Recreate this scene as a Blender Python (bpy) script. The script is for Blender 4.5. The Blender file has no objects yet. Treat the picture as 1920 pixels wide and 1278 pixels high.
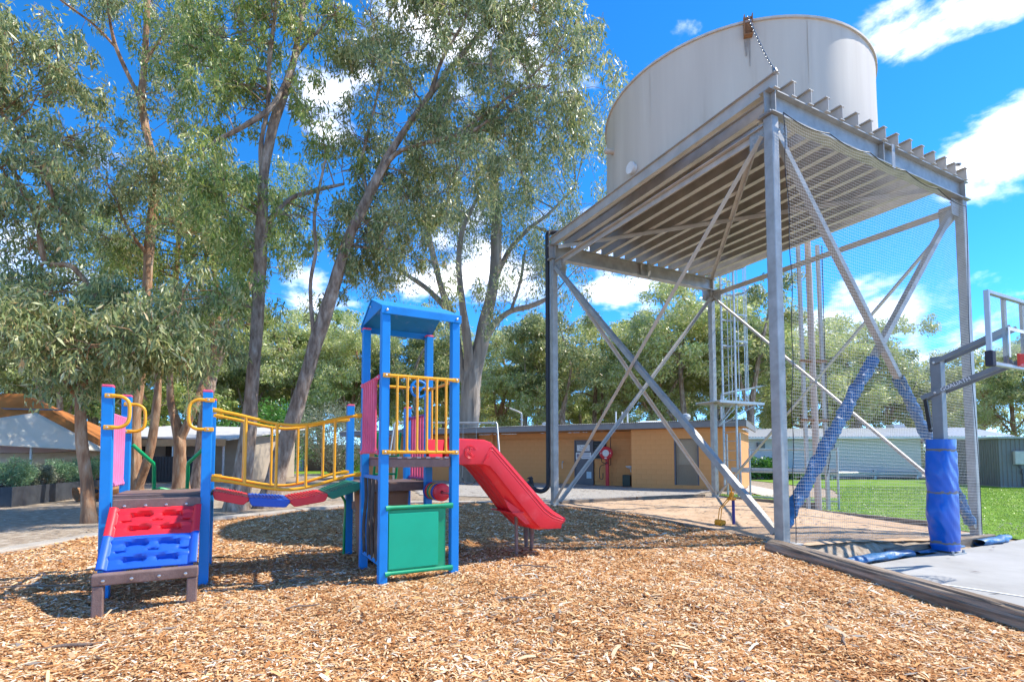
import bpy, bmesh, math, random
import numpy as np
from mathutils import Vector, Matrix, Euler
from mathutils.geometry import delaunay_2d_cdt
random.seed(7); rng = np.random.default_rng(11)
R = math.radians
S = bpy.context.scene
COL = S.collection

# ------------------------------------------------------------------ camera
cam_d = bpy.data.cameras.new('camera'); cam = bpy.data.objects.new('camera', cam_d); COL.objects.link(cam)
cam_d.sensor_width = 36; cam_d.lens = 958/1920*36; cam_d.shift_y = 163/1920
cam_d.clip_start = 0.05; cam_d.clip_end = 3000
cam.location = (0, 0, 1.3); cam.rotation_euler = (R(90+3.07), 0, 0)
S.camera = cam
S.render.resolution_x = 1024; S.render.resolution_y = 681
S.view_settings.view_transform = 'Standard'; S.view_settings.look = 'None'
S.view_settings.gamma = 1; S.view_settings.use_curve_mapping = False
S.view_settings.exposure = 1.85

# ------------------------------------------------------------------ sun and sky
SUN_AZ, SUN_EL = R(12), R(50)          # azimuth measured from +X towards +Y
sdir = Vector((math.cos(SUN_EL)*math.cos(SUN_AZ), math.cos(SUN_EL)*math.sin(SUN_AZ), math.sin(SUN_EL)))
sl = bpy.data.lights.new('sun', 'SUN'); sl.energy = 2.05; sl.angle = R(0.53); sl.color = (1, .94, .83)
so = bpy.data.objects.new('sun', sl); COL.objects.link(so)
so.rotation_euler = sdir.to_track_quat('Z', 'Y').to_euler(); so.location = (20, 6, 30)

W = bpy.data.worlds.new('World'); S.world = W; W.use_nodes = True
nt = W.node_tree; nt.nodes.clear()
def wn(t, **k):
    n = nt.nodes.new(t)
    for a, b in k.items(): setattr(n, a, b)
    return n
def wl(a, b): nt.links.new(a, b)
def wmath(op, a, b=None, c=None, clamp=False):
    n = wn('ShaderNodeMath', operation=op, use_clamp=clamp)
    for i, v in enumerate((a, b, c)):
        if v is None: continue
        if isinstance(v, (int, float)): n.inputs[i].default_value = v
        else: wl(v, n.inputs[i])
    return n.outputs[0]
sky = wn('ShaderNodeTexSky', sky_type='NISHITA', sun_disc=False)
sky.sun_elevation = SUN_EL; sky.sun_rotation = R(90)-SUN_AZ; sky.air_density = .7; sky.dust_density = .1; sky.ozone_density = 5.0; sky.altitude = 2800
hs = wn('ShaderNodeHueSaturation'); hs.inputs['Hue'].default_value = .497; hs.inputs['Saturation'].default_value = 1.25; hs.inputs['Value'].default_value = 1.0
wl(sky.outputs[0], hs.inputs['Color'])
tc = wn('ShaderNodeTexCoord')
nz = wn('ShaderNodeTexNoise'); nz.inputs['Scale'].default_value = 7; nz.inputs['Detail'].default_value = 9; nz.inputs['Roughness'].default_value = .58; nz.inputs['Distortion'].default_value = .15
mp = wn('ShaderNodeMapping'); mp.inputs['Scale'].default_value = (1, 1, 1.9)
wl(tc.outputs['Generated'], mp.inputs[0]); wl(mp.outputs[0], nz.inputs['Vector'])
nz2 = wn('ShaderNodeTexNoise'); nz2.inputs['Scale'].default_value = 2.3; nz2.inputs['Detail'].default_value = 3
wl(mp.outputs[0], nz2.inputs['Vector'])
def pixdir(x, y):
    a = (x-960)/958; b = (802-y)/958; p = R(3.07)
    return Vector((a, math.cos(p)-b*math.sin(p), math.sin(p)+b*math.cos(p))).normalized()
cov = wmath('MULTIPLY', wmath('SUBTRACT', nz2.outputs['Fac'], .545), 1.6)      # scattered cumulus all round, cover thickened to add neutral fill light
cov = wmath('MAXIMUM', wmath('MINIMUM', cov, .2), -.3)
# banks of cumulus: centre direction, half width, half height (radians)
for (x, y, rx, ry, s) in [(1790, 5, .15, .045, .40), (1880, 290, .09, .07, .42), (1170, 548, .095, .035, .42), (1640, 520, .075, .03, .40),
                          (1690, 585, .16, .06, .42), (30, 470, .12, .10, .38), (600, 200, .055, .07, .40), (380, 330, .3, .08, .2), (1560, 690, .4, .05, .3)]:
    c = pixdir(x, y); t = Vector((0, 0, 1)).cross(c).normalized(); u = c.cross(t)
    def dotc(vec):
        n = wn('ShaderNodeVectorMath', operation='DOT_PRODUCT'); wl(tc.outputs['Generated'], n.inputs[0]); n.inputs[1].default_value = vec; return n.outputs['Value']
    a = wmath('DIVIDE', dotc(t), rx); b = wmath('DIVIDE', dotc(u), ry)
    q = wmath('ADD', wmath('MULTIPLY', a, a), wmath('MULTIPLY', b, b))
    f = wmath('GREATER_THAN', dotc(c), 0)
    m = wmath('MULTIPLY', wmath('MULTIPLY', wmath('SUBTRACT', 1.0, wmath('MULTIPLY', q, .5), clamp=True), f), s)
    cov = wmath('MAXIMUM', cov, wmath('SUBTRACT', m, .22))
dens = wmath('ADD', nz.outputs['Fac'], cov)
mr = wn('ShaderNodeMapRange', interpolation_type='SMOOTHSTEP'); mr.inputs['From Min'].default_value = .54; mr.inputs['From Max'].default_value = .80
wl(dens, mr.inputs['Value'])
cr = wn('ShaderNodeMapRange'); cr.inputs['From Min'].default_value = .3; cr.inputs['From Max'].default_value = .72; cr.inputs['To Min'].default_value = 4.6; cr.inputs['To Max'].default_value = 6.4
wl(nz.outputs['Fac'], cr.inputs['Value'])
cc = wn('ShaderNodeVectorMath', operation='SCALE'); cc.inputs[0].default_value = (.97, .985, 1.03); wl(cr.outputs[0], cc.inputs['Scale'])
mx = wn('ShaderNodeMix', data_type='RGBA'); wl(mr.outputs[0], mx.inputs['Factor']); wl(hs.outputs[0], mx.inputs[6]); wl(cc.outputs[0], mx.inputs[7])
bg = wn('ShaderNodeBackground'); bg.inputs['Strength'].default_value = .13; wl(mx.outputs[2], bg.inputs['Color'])
ow = wn('ShaderNodeOutputWorld'); wl(bg.outputs[0], ow.inputs['Surface'])

# ------------------------------------------------------------------ materials
MATS = {}
def mat(name, col, rough=.6, metal=0., var=.12, scale=6., bump=0., bscale=60., col2=None, spec=.4, trans=0., stretch=None, ramp=None, island=False, detail=5, coat=0., patch=0.):
    """Principled material whose colour wanders by procedural noise between col and col2."""
    if name in MATS: return MATS[name]
    m = bpy.data.materials.new(name); m.use_nodes = True; t = m.node_tree; N = t.nodes; L = t.links
    b = N['Principled BSDF']; out = N['Material Output']
    b.inputs['Roughness'].default_value = rough; b.inputs['Metallic'].default_value = metal
    b.inputs['Specular IOR Level'].default_value = spec; b.inputs['Coat Weight'].default_value = coat
    tcn = N.new('ShaderNodeTexCoord'); src = tcn.outputs['Object']
    if stretch:
        mpn = N.new('ShaderNodeMapping'); mpn.inputs['Scale'].default_value = stretch; L.new(src, mpn.inputs[0]); src = mpn.outputs[0]
    nn = N.new('ShaderNodeTexNoise'); nn.inputs['Scale'].default_value = scale; nn.inputs['Detail'].default_value = detail; nn.inputs['Roughness'].default_value = .6
    L.new(src, nn.inputs['Vector'])
    rp = N.new('ShaderNodeValToRGB')
    if ramp:
        el = rp.color_ramp.elements
        while len(el) < len(ramp): el.new(.5)
        for e, (p, c) in zip(el, ramp): e.position = p; e.color = (*c, 1)
    else:
        c2 = col2 or tuple(min(1, c*(1+var)) for c in col); c1 = col if col2 else tuple(c*(1-var) for c in col)
        rp.color_ramp.elements[0].position = .3; rp.color_ramp.elements[1].position = .7
        rp.color_ramp.elements[0].color = (*c1, 1); rp.color_ramp.elements[1].color = (*c2, 1)
    if island:
        g = N.new('ShaderNodeNewGeometry'); 
        if patch:
            nn.inputs['Scale'].default_value = scale
            m1 = N.new('ShaderNodeMath'); m1.operation = 'MULTIPLY_ADD'; m1.inputs[1].default_value = patch; L.new(nn.outputs['Fac'], m1.inputs[0])
            m2 = N.new('ShaderNodeMath'); m2.operation = 'SUBTRACT'; m2.inputs[1].default_value = patch*.5; L.new(g.outputs['Random Per Island'], m2.inputs[0]); L.new(m2.outputs[0], m1.inputs[2])
            L.new(m1.outputs[0], rp.inputs[0])
        else: L.new(g.outputs['Random Per Island'], rp.inputs[0])
    else: L.new(nn.outputs['Fac'], rp.inputs[0])
    L.new(rp.outputs[0], b.inputs['Base Color'])
    if bump:
        n2 = N.new('ShaderNodeTexNoise'); n2.inputs['Scale'].default_value = bscale; n2.inputs['Detail'].default_value = 6
        L.new(src, n2.inputs['Vector'])
        bp = N.new('ShaderNodeBump'); bp.inputs['Strength'].default_value = bump; bp.inputs['Distance'].default_value = .02
        L.new(n2.outputs['Fac'], bp.inputs['Height']); L.new(bp.outputs[0], b.inputs['Normal'])
    if trans:
        tr = N.new('ShaderNodeBsdfTranslucent'); L.new(rp.outputs[0], tr.inputs['Color'])
        ms = N.new('ShaderNodeMixShader'); ms.inputs[0].default_value = trans
        L.new(b.outputs[0], ms.inputs[1]); L.new(tr.outputs[0], ms.inputs[2]); L.new(ms.outputs[0], out.inputs['Surface'])
    MATS[name] = m
    return m

def faded(name, c, rough, scale=2.6, k=.09, **kw):
    """sun-faded coating: worn pale patches over the plain colour"""
    return mat(name, c, rough, scale=scale, detail=12, ramp=[(.30, tuple(x*.84 for x in c)), (.46, c), (.60, c), (.80, tuple(min(1, x*.92+k) for x in c))], **kw)
# ------------------------------------------------------------------ mesh helpers
def tag(o, label=None, cat=None, group=None, kind=None):
    if label: o['label'] = label
    if cat: o['category'] = cat
    if group: o['group'] = group
    if kind: o['kind'] = kind
    return o
def thing(name, label, cat, loc=(0, 0, 0), yaw=0., group=None):
    o = bpy.data.objects.new(name, None); COL.objects.link(o); o.empty_display_size = .2
    o.location = loc; o.rotation_euler = (0, 0, yaw)
    return tag(o, label, cat, group)
class MB:
    def __init__(s): s.v = []; s.f = []
    def add(s, vs, fs):
        n = len(s.v); s.v += [tuple(x) for x in vs]; s.f += [tuple(i+n for i in f) for f in fs]; return s
    def box(s, lo, hi):
        x0, y0, z0 = lo; x1, y1, z1 = hi
        return s.add([(x0,y0,z0),(x1,y0,z0),(x1,y1,z0),(x0,y1,z0),(x0,y0,z1),(x1,y0,z1),(x1,y1,z1),(x0,y1,z1)],
                     [(0,3,2,1),(4,5,6,7),(0,1,5,4),(1,2,6,5),(2,3,7,6),(3,0,4,7)])
    def cbox(s, c, d, rot=None):
        vs = [Vector((i*d[0]/2, j*d[1]/2, k*d[2]/2)) for k in (-1, 1) for i, j in ((-1,-1),(1,-1),(1,1),(-1,1))]
        if rot is not None: vs = [rot @ v for v in vs]
        c = Vector(c)
        return s.add([c+v for v in vs], [(0,3,2,1),(4,5,6,7),(0,1,5,4),(1,2,6,5),(2,3,7,6),(3,0,4,7)])
    def bar(s, a, b, w, h=None, up=(0, 0, 1)):
        """rectangular bar from a to b"""
        a = Vector(a); b = Vector(b); h = h or w; d = (b-a).normalized(); u = Vector(up)
        if abs(d.dot(u)) > .98: u = Vector((1, 0, 0))
        x = d.cross(u).normalized(); y = x.cross(d)
        vs = [p+x*i*w/2+y*j*h/2 for p in (a, b) for i, j in ((-1,-1),(1,-1),(1,1),(-1,1))]
        return s.add(vs, [(0,1,2,3),(7,6,5,4),(0,4,5,1),(1,5,6,2),(2,6,7,3),(3,7,4,0)])
    def ibeam(s, a, b, w, h, tw=.012, tf=.016, up=(0, 0, 1)):
        a = Vector(a); b = Vector(b); u = Vector(up)
        o = u*(h-tf)/2
        s.bar(a+o, b+o, w, tf, up); s.bar(a-o, b-o, w, tf, up); s.bar(a, b, tw, h-2*tf, up); return s
    def angle(s, a, b, w, t=.01, up=(0, 0, 1)):
        a = Vector(a); b = Vector(b); d = (b-a).normalized(); u = Vector(up)
        if abs(d.dot(u)) > .98: u = Vector((1, 0, 0))
        x = d.cross(u).normalized(); y = x.cross(d)
        s.bar(a, b, w, t, up); s.bar(a+x*(w/2-t/2)-y*(w/2+t/2), b+x*(w/2-t/2)-y*(w/2+t/2), t, w, up); return s
    def tube(s, pts, r, n=8, cap=True, squash=None):
        pts = [Vector(p) for p in pts]; m = len(pts); rs = r if hasattr(r, '__len__') else [r]*m
        base = len(s.v); px = None
        for i, p in enumerate(pts):
            d = (pts[min(i+1, m-1)]-pts[max(i-1, 0)]).normalized()
            if px is None:
                px = d.cross(Vector((0, 0, 1)) if abs(d.z) < .9 else Vector((1, 0, 0))).normalized()
            else:
                px = (px-d*px.dot(d)).normalized()
            py = d.cross(px)
            for k in range(n):
                t = 2*math.pi*k/n; s.v.append(tuple(p+(px*math.cos(t)+py*math.sin(t))*rs[i]))
        for i in range(m-1):
            for k in range(n):
                a = base+i*n+k; b = base+i*n+(k+1) % n; s.f.append((a, b, b+n, a+n))
        if cap:
            s.f.append(tuple(base+k for k in reversed(range(n)))); s.f.append(tuple(base+(m-1)*n+k for k in range(n)))
        return s
    def cyl(s, a, b, r, n=16): return s.tube([a, b], r, n)
    def lathe(s, prof, c=(0, 0, 0), n=32, a0=0, a1=2*math.pi):
        base = len(s.v); full = abs(a1-a0-2*math.pi) < 1e-6; cnt = n if full else n+1; m = len(prof)
        for i in range(cnt):
            t = a0+(a1-a0)*i/n
            for (r, z) in prof: s.v.append((c[0]+r*math.cos(t), c[1]+r*math.sin(t), c[2]+z))
        for i in range(n):
            j = (i+1) % cnt
            for k in range(m-1): s.f.append((base+i*m+k, base+j*m+k, base+j*m+k+1, base+i*m+k+1))
        return s
    def prism(s, poly, axis, a, b):
        """extrude a 2-D polygon along axis (0,1,2) from a to b"""
        def P(p, h):
            q = list(p); q.insert(axis, h); return tuple(q)
        n = len(poly); base = len(s.v)
        s.v += [P(p, a) for p in poly]+[P(p, b) for p in poly]
        s.f.append(tuple(base+i for i in range(n))); s.f.append(tuple(base+n+i for i in reversed(range(n))))
        for i in range(n): j = (i+1) % n; s.f.append((base+i, base+n+i, base+n+j, base+j))
        return s
    def sheet(s, grid, closed=False):
        base = len(s.v); m = len(grid); n = len(grid[0])
        for row in grid: s.v += [tuple(p) for p in row]
        for i in range(m-1):
            for k in range(n-1): a = base+i*n+k; s.f.append((a, a+1, a+n+1, a+n))
        return s
    def build(s, name, m, parent=None, smooth=False, bevel=0, solid=0, subsurf=0):
        me = bpy.data.meshes.new(name); me.from_pydata(s.v, [], s.f)
        bm = bmesh.new(); bm.from_mesh(me); bmesh.ops.recalc_face_normals(bm, faces=bm.faces)
        if bevel: bmesh.ops.bevel(bm, geom=bm.edges[:], offset=bevel, segments=2, profile=.5, affect='EDGES', clamp_overlap=True)
        bm.to_mesh(me); bm.free()
        if smooth:
            me.polygons.foreach_set('use_smooth', [True]*len(me.polygons))
            try: me.set_sharp_from_angle(angle=R(40))
            except Exception: pass
        me.materials.append(m)
        o = bpy.data.objects.new(name, me); COL.objects.link(o)
        if parent is not None: o.parent = parent
        if solid:
            md = o.modifiers.new('solid', 'SOLIDIFY'); md.thickness = solid
        if subsurf:
            md = o.modifiers.new('sub', 'SUBSURF'); md.levels = subsurf; md.render_levels = subsurf
        return o
def share(name, src, parent, loc=(0, 0, 0), rot=(0, 0, 0), m=None, scale=None):
    o = bpy.data.objects.new(name, src.data); COL.objects.link(o); o.parent = parent; o.location = loc; o.rotation_euler = rot
    if scale: o.scale = scale
    if m: o.material_slots[0].link = 'OBJECT'; o.material_slots[0].material = m
    return o
def copy_tree(o, parent=None):
    c = o.copy(); COL.objects.link(c); c.parent = parent
    for ch in list(o.children): copy_tree(ch, c)
    return c
def np_mesh(name, V, F, m, parent=None, smooth=False):
    """V (n,3) and F (k,3 or 4) arrays to a mesh object, fast"""
    me = bpy.data.meshes.new(name); k = F.shape[1]
    me.vertices.add(len(V)); me.vertices.foreach_set('co', V.astype(np.float32).ravel())
    me.loops.add(F.size); me.loops.foreach_set('vertex_index', F.astype(np.int32).ravel())
    me.polygons.add(len(F)); me.polygons.foreach_set('loop_start', np.arange(0, F.size, k, dtype=np.int32))
    me.polygons.foreach_set('loop_total', np.full(len(F), k, dtype=np.int32))
    if smooth: me.polygons.foreach_set('use_smooth', np.ones(len(F), dtype=bool))
    me.update(calc_edges=True); me.materials.append(m)
    o = bpy.data.objects.new(name, me); COL.objects.link(o)
    if parent is not None: o.parent = parent
    return o
# a pixel of the 1920-wide photograph at a chosen depth Y, or where its ray meets a height z
def at(x, y, Y):
    a = (x-960)/958; b = (802-y)/958; p = R(3.07)
    d = Vector((a, math.cos(p)-b*math.sin(p), math.sin(p)+b*math.cos(p))); t = Y/d.y
    return Vector((d.x*t, Y, 1.3+d.z*t))
def gp(x, y, z=0):
    a = (x-960)/958; b = (802-y)/958; p = R(3.07)
    d = Vector((a, math.cos(p)-b*math.sin(p), math.sin(p)+b*math.cos(p))); t = (z-1.3)/d.z
    return Vector((d.x*t, d.y*t, z))
def sstep(a, b, x):
    t = np.clip((x-a)/(b-a), 0, 1); return t*t*(3-2*t)
# ================================================================== THE SETTING: ground sheets
YAW = .464; NX, NY = 4.005, 7.645                 # tank stand: corner nearest the camera and its turn
CU, SU = math.cos(YAW), math.sin(YAW)
def stand2world(u, v, z=0): return Vector((NX+u*CU-v*SU, NY+u*SU+v*CU, z))
LOGA, LOGB = np.array([3.62, 7.05]), np.array([3.98, 3.2])
def wob(x, y, s=1.0):
    return (np.sin(x*1.7*s+1.3*np.sin(y*.9*s))*np.cos(y*1.3*s+.7)+.5*np.sin(x*3.9*s+y*2.7*s)+.3*np.cos(x*7.1*s-y*6.3*s))/1.8
def gh(x, y):
    """height of the natural ground"""
    x = np.asarray(x, float); y = np.asarray(y, float)
    t = x-.25*(y-8)
    h = -.30*sstep(4.4, 9.2, t)
    u = (x-NX)*CU+(y-NY)*SU; v = -(x-NX)*SU+(y-NY)*CU
    d = LOGB-LOGA; n = np.array([-d[1], d[0]])/np.hypot(*d)        # to the right of the log
    s = (x-LOGA[0])*n[0]+(y-LOGA[1])*n[1]
    court = sstep(.02, .22, s)*sstep(.10, -.15, v+.35)*sstep(40, 38, x)
    h = h*(1-court)+court*-.315
    return h+.012*wob(x, y, .8)*(1-court)
def sheet_poly(name, poly, res, dz, m, hf=gh, label=None, kind='structure', rough=.0):
    """a sheet draped on the ground inside polygon poly"""
    pts = []
    P = [Vector(p) for p in poly]
    for a, b in zip(P, P[1:]+P[:1]):
        k = max(1, int((b-a).length/res))
        for i in range(k):
            q = a.lerp(b, i/k); pts.append(q+Vector((rough*random.uniform(-1, 1), rough*random.uniform(-1, 1))) if rough else q)
    nb = len(pts); arr = np.array([(p.x, p.y) for p in pts])
    x0, y0 = arr.min(0); x1, y1 = arr.max(0)
    gx, gy = np.meshgrid(np.arange(x0+res/2, x1, res), np.arange(y0+res/2, y1, res))
    q = np.c_[gx.ravel(), gy.ravel()]; q += rng.uniform(-res*.2, res*.2, q.shape)
    inside = np.zeros(len(q), bool); A = arr; B = np.roll(arr, -1, 0)
    for (ax, ay), (bx, by) in zip(A, B):
        c = ((ay > q[:, 1]) != (by > q[:, 1])) & (q[:, 0] < (bx-ax)*(q[:, 1]-ay)/(by-ay+1e-12)+ax); inside ^= c
    q = q[inside]
    vs = pts+[Vector((float(a), float(b))) for a, b in q]
    r = delaunay_2d_cdt(vs, [], [list(range(nb))], 1, 1e-5)
    V = np.array([(p.x, p.y) for p in r[0]]); z = hf(V[:, 0], V[:, 1])+dz
    o = np_mesh(name, np.c_[V, z], np.array(r[2]), m, smooth=True)
    return tag(o, label, None, None, kind)

M_dirt = mat('dirt', (.3, .2, .1), .95, scale=7, bump=.7, bscale=30, spec=.15, detail=14, ramp=[(.25, (.17, .125, .085)), (.42, (.30, .23, .165)), (.58, (.41, .335, .25)), (.75, (.54, .46, .37))])
M_sand = mat('sand', (.44, .29, .18), .95, col2=(.60, .44, .30), scale=1.6, bump=.5, bscale=14, spec=.1, detail=9)
M_grav = mat('gravel', (.30, .27, .24), .95, scale=28, bump=.8, bscale=70, spec=.15, ramp=[(.25, (.20, .18, .16)), (.5, (.40, .37, .33)), (.75, (.58, .54, .49))], detail=10)
M_lawn = mat('lawn', (.06, .12, .02), .9, scale=1.1, bump=.6, bscale=90, spec=.1, detail=12, ramp=[(.28, (.11, .21, .022)), (.5, (.17, .30, .035)), (.72, (.27, .36, .07))])
M_conc = mat('court_concrete', (.44, .435, .42), .85, scale=.8, bump=.2, bscale=90, spec=.2, detail=12, ramp=[(.25, (.27, .26, .24)), (.42, (.36, .35, .33)), (.6, (.42, .41, .39)), (.8, (.46, .45, .43))])
M_kerb = mat('kerb_concrete', (.36, .31, .25), .9, col2=(.50, .45, .38), scale=3, bump=.4, bscale=60)
M_mulch = mat('mulch_bed', (.2, .09, .04), .95, scale=26, bump=1, bscale=45, spec=.1, detail=10,
              ramp=[(.25, (.22, .10, .045)), (.42, (.45, .22, .09)), (.6, (.66, .40, .19)), (.78, (.82, .60, .38))], stretch=(1, 1.6, 1))

def in_poly(q, poly):
    arr = np.array(poly); ins = np.zeros(len(q), bool)
    for (ax, ay), (bx, by) in zip(arr, np.roll(arr, -1, 0)):
        ins ^= ((ay > q[:, 1]) != (by > q[:, 1])) & (q[:, 0] < (bx-ax)*(q[:, 1]-ay)/(by-ay+1e-12)+ax)
    return ins
# base sheet reaching the horizon: fine near the camera, coarse far away
def axis(a, b, step, far):
    c = list(np.arange(a, b, step)); x = b; d = step
    while x < far: c.append(x); d *= 1.35; x += d
    x = a; d = step
    while x > -far: d *= 1.35; x -= d; c.insert(0, x)
    return np.array(c)
KERB = [(-9.5, 5.6), (-6.75, 6.8), (-6.55, 8.4), (-6.0, 10.25), (-4.9, 12.0), (-3.75, 13.6), (-1.0, 14.1), (1.0, 13.6)]
MUL = KERB+[(1.05, 13.1), (2.0, 12.1), (2.69, 11.3), (3.2, 9.6), (3.86, 7.7), (3.55, 7.1), (3.84, 4.1), (3.95, 2.4), (4.3, -1.5), (-9.5, -1.5)]
gx = axis(-14, 18, .25, 900); gy = axis(0, 26, .25, 900)
GX, GY = np.meshgrid(gx, gy); GZ = gh(GX, GY)-.015; GZ = GZ-.14*in_poly(np.c_[GX.ravel(), GY.ravel()], MUL).reshape(GX.shape)
V = np.c_[GX.ravel(), GY.ravel(), GZ.ravel()]; nx = len(gx); ny = len(gy)
i = np.arange((ny-1)*(nx-1)); a = (i//(nx-1))*nx+i % (nx-1)
tag(np_mesh('ground', V, np.c_[a, a+1, a+nx+1, a+nx], M_dirt, smooth=True), kind='structure')

# mulch bed of the playground
def mulch_h(x, y):
    h = .03*wob(x, y, 1.1)+.012*wob(x, y, 4.0)
    h += .05*np.exp(-((x-1.2)**2+(y-5.2)**2)/2.2)+.06*np.exp(-((x-.1)**2+(y-7.0)**2)/.8)-.04*np.exp(-((x+1.0)**2+(y-6)**2)/.5)-.05*np.exp(-((x+3.4)**2+(y-4.6)**2)/.4)
    return h
sheet_poly('mulch_bed', MUL, .14, .0, M_mulch, mulch_h)
# sandpit under the tank
s2 = lambda u, v: tuple(stand2world(u, v).xy)
SAND = [(3.84, 7.75), (3.22, 9.62), (2.71, 11.32), (2.02, 12.12), (1.07, 13.15), s2(.1, 6.75), s2(3, 6.9), s2(6.0, 6.7), s2(6.35, 3), s2(6.2, .2), s2(5.7, -.28), s2(.2, -.28)]
sheet_poly('sandpit', SAND, .25, .004, M_sand, lambda x, y: gh(x, y)+.03*wob(x, y, 2.3)*.6)
# gravel apron before the orange block, path, lawns
sheet_poly('gravel_yard', [(-3, 17), (1, 15.5), s2(.2, 7.6), s2(5.8, 7.4), (7.7, 19.2), (4.6, 21.0), (2.0, 24), (-6, 28)], .5, .004, M_grav, rough=.15)
LAWN = [s2(6.1, -.6), s2(6.25, .3), s2(6.5, 3.2), s2(6.45, 7.2), (9.0, 18.2), (9.9, 19.0), (12.5, 19.4), (15, 24), (15.5, 33.5), (38, 36.2), (60, 30), (60, 6), (24, 7.5), s2(14, -.8)]
sheet_poly('lawn', LAWN, .6, .012, M_lawn, rough=.05)
sheet_poly('concrete_path', [(8.6, 17.6), (9.3, 17.3), (11.6, 22.5), (13.4, 33), (11.5, 33), (9.6, 24)], .5, .022, mat('path_concrete', (.47, .40, .34), .9, col2=(.58, .50, .43), scale=1, bump=.2))
sheet_poly('lawn', [(-32, 37), (-12, 36), (-4, 33.5), (1.0, 36), (1, 41), (-32, 44)], 1.0, .01, M_lawn, rough=.1)
sheet_poly('gravel_road', [(-36, 30), (-13, 30.5), (-3, 29), (-1, 31), (-4, 33.3), (-12, 35.8), (-36, 36.8)], 1.0, .008, mat('road_gravel', (.42, .37, .31), .95, col2=(.55, .49, .42), scale=2, bump=.4, bscale=40))
sheet_poly('gravel_road', [(15, 37.6), (38, 37.2), (62, 32), (62, 46), (15, 47)], 1.5, .01, mat('road_grey', (.36, .34, .33), .95, col2=(.48, .46, .44), scale=2, bump=.4, bscale=40))

# concrete court with a raised edge
def poly_slab(name, poly, z0, z1, m):
    return tag(MB().prism(poly, 2, z0, z1).build(name, m, bevel=.008), kind='structure')
COURT = [tuple(stand2world(.75, -.62).xy), (4.42, 6.9), (4.62, 4.4), (4.9, 1.0), (5.2, -2), (26, -2), (26, 12), tuple(stand2world(9.5, -.62).xy)]
poly_slab('court_slab', COURT, -.5, -.285, M_conc)
M_line = mat('court_line_paint', (.74, .74, .72), .7, var=.08, scale=9)
def ground_strip(name, a, b, w, z, m, parent=None):
    a = Vector(a); b = Vector(b); n = Vector((-(b-a).y, (b-a).x)).normalized()*w/2
    return MB().prism([a-n, b-n, b+n, a+n], 2, z, z+.003).build(name, m, parent)
tag(ground_strip('court_line', (5.02, 6.72), (6.1, 5.4), .05, -.281, M_line), kind='structure')
tag(ground_strip('court_line', (6.1, 5.4), (9.0, 1.9), .05, -.281, M_line), kind='structure')
tag(ground_strip('court_line', (5.25, 4.95), (9.2, 6.95), .05, -.281, M_line), kind='structure')
# concrete kerb segments round the back of the bed
kr = [(-10.6, 5.0)]+KERB
for k, (p, q) in enumerate(zip(kr, kr[1:])):
    p = Vector(p); q = Vector(q); d = (q-p).normalized(); n = Vector((-d.y, d.x))
    cnt = max(1, round((q-p).length/1.2))
    for j in range(cnt):
        a = p.lerp(q, j/cnt)+d*.006; b = p.lerp(q, (j+1)/cnt)-d*.006
        o = MB().prism([a, b, b+n*.30, a+n*.30], 2, -.12, .045+random.uniform(-.008, .01)).build('kerb', M_kerb, bevel=.012)
        tag(o, kind='structure')

# ------------------------------------------------------------------ wood chips (uncountable ground cover)
M_chip = mat('wood_chip', (.5, .3, .15), .9, spec=.15, island=True, trans=.12, patch=.7, scale=1.1, detail=6,
             ramp=[(0, (.26, .11, .045)), (.12, (.43, .185, .065)), (.38, (.64, .32, .125)), (.65, (.78, .49, .235)), (.87, (.86, .655, .41)), (1, (.92, .81, .64))])
def chips(n, x0, x1, y0, y1, lmin, lmax, wmin, wmax, lift=.012, p=1.6):
    q = np.c_[rng.uniform(x0, x1, n), rng.uniform(y0, y1, n)]
    q = q[in_poly(q, MUL) & (np.abs(q[:, 0]) < q[:, 1]*1.08+.3)]; n = len(q)
    L = lmin+(lmax-lmin)*rng.random(n)**p; Wd = np.minimum(wmin+(wmax-wmin)*rng.random(n)**1.4, L*.6)
    th = rng.uniform(0, 2*np.pi, n); ti = rng.normal(0, .17, n); ro = rng.normal(0, .25, n)
    d = np.c_[np.cos(th)*np.cos(ti), np.sin(th)*np.cos(ti), np.sin(ti)]
    s = np.c_[-np.sin(th), np.cos(th), np.zeros(n)]; nrm = np.cross(d, s)
    s2_ = s*np.cos(ro)[:, None]+nrm*np.sin(ro)[:, None]; nrm = np.cross(d, s2_)
    c = np.c_[q, mulch_h(q[:, 0], q[:, 1])+lift*rng.random(n)+.004+np.abs(np.sin(ti))*L*.3]
    hl = (L/2)[:, None]; hw = (Wd/2)[:, None]; bow = (L*rng.uniform(.02, .12, n))[:, None]; tp = rng.uniform(.45, .95, (n, 1))
    a = c-d*hl; b = c+d*hl
    V = np.stack([a-s2_*hw*tp, a+s2_*hw, c+nrm*bow+s2_*hw, c+nrm*bow-s2_*hw, b+s2_*hw*tp, b-s2_*hw], 1).reshape(-1, 3)
    k = np.arange(n)[:, None]*6
    F = np.concatenate([k+np.array([[0, 1, 2, 3]]), k+np.array([[3, 2, 4, 5]])])
    return V, F
Vs = []; Fs = []; off = 0
for args in [(140000, -4.2, 4.3, 2.3, 5.0, .013, .066, .005, .015), (100000, -7.5, 4.2, 4.2, 7.2, .018, .075, .007, .017), (60000, -8.5, 4.0, 6.5, 14.2, .03, .10, .011, .026),
             (2600, -5, 4.2, 2.4, 9.5, .07, .15, .014, .03, .02, 2.5)]:
    v, f = chips(*args); Vs.append(v); Fs.append(f+off); off += len(v)
o = np_mesh('wood_chips', np.concatenate(Vs), np.concatenate(Fs), M_chip)
tag(o, 'loose orange brown wood chips covering the playground bed', 'wood chips', kind='stuff')
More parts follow.
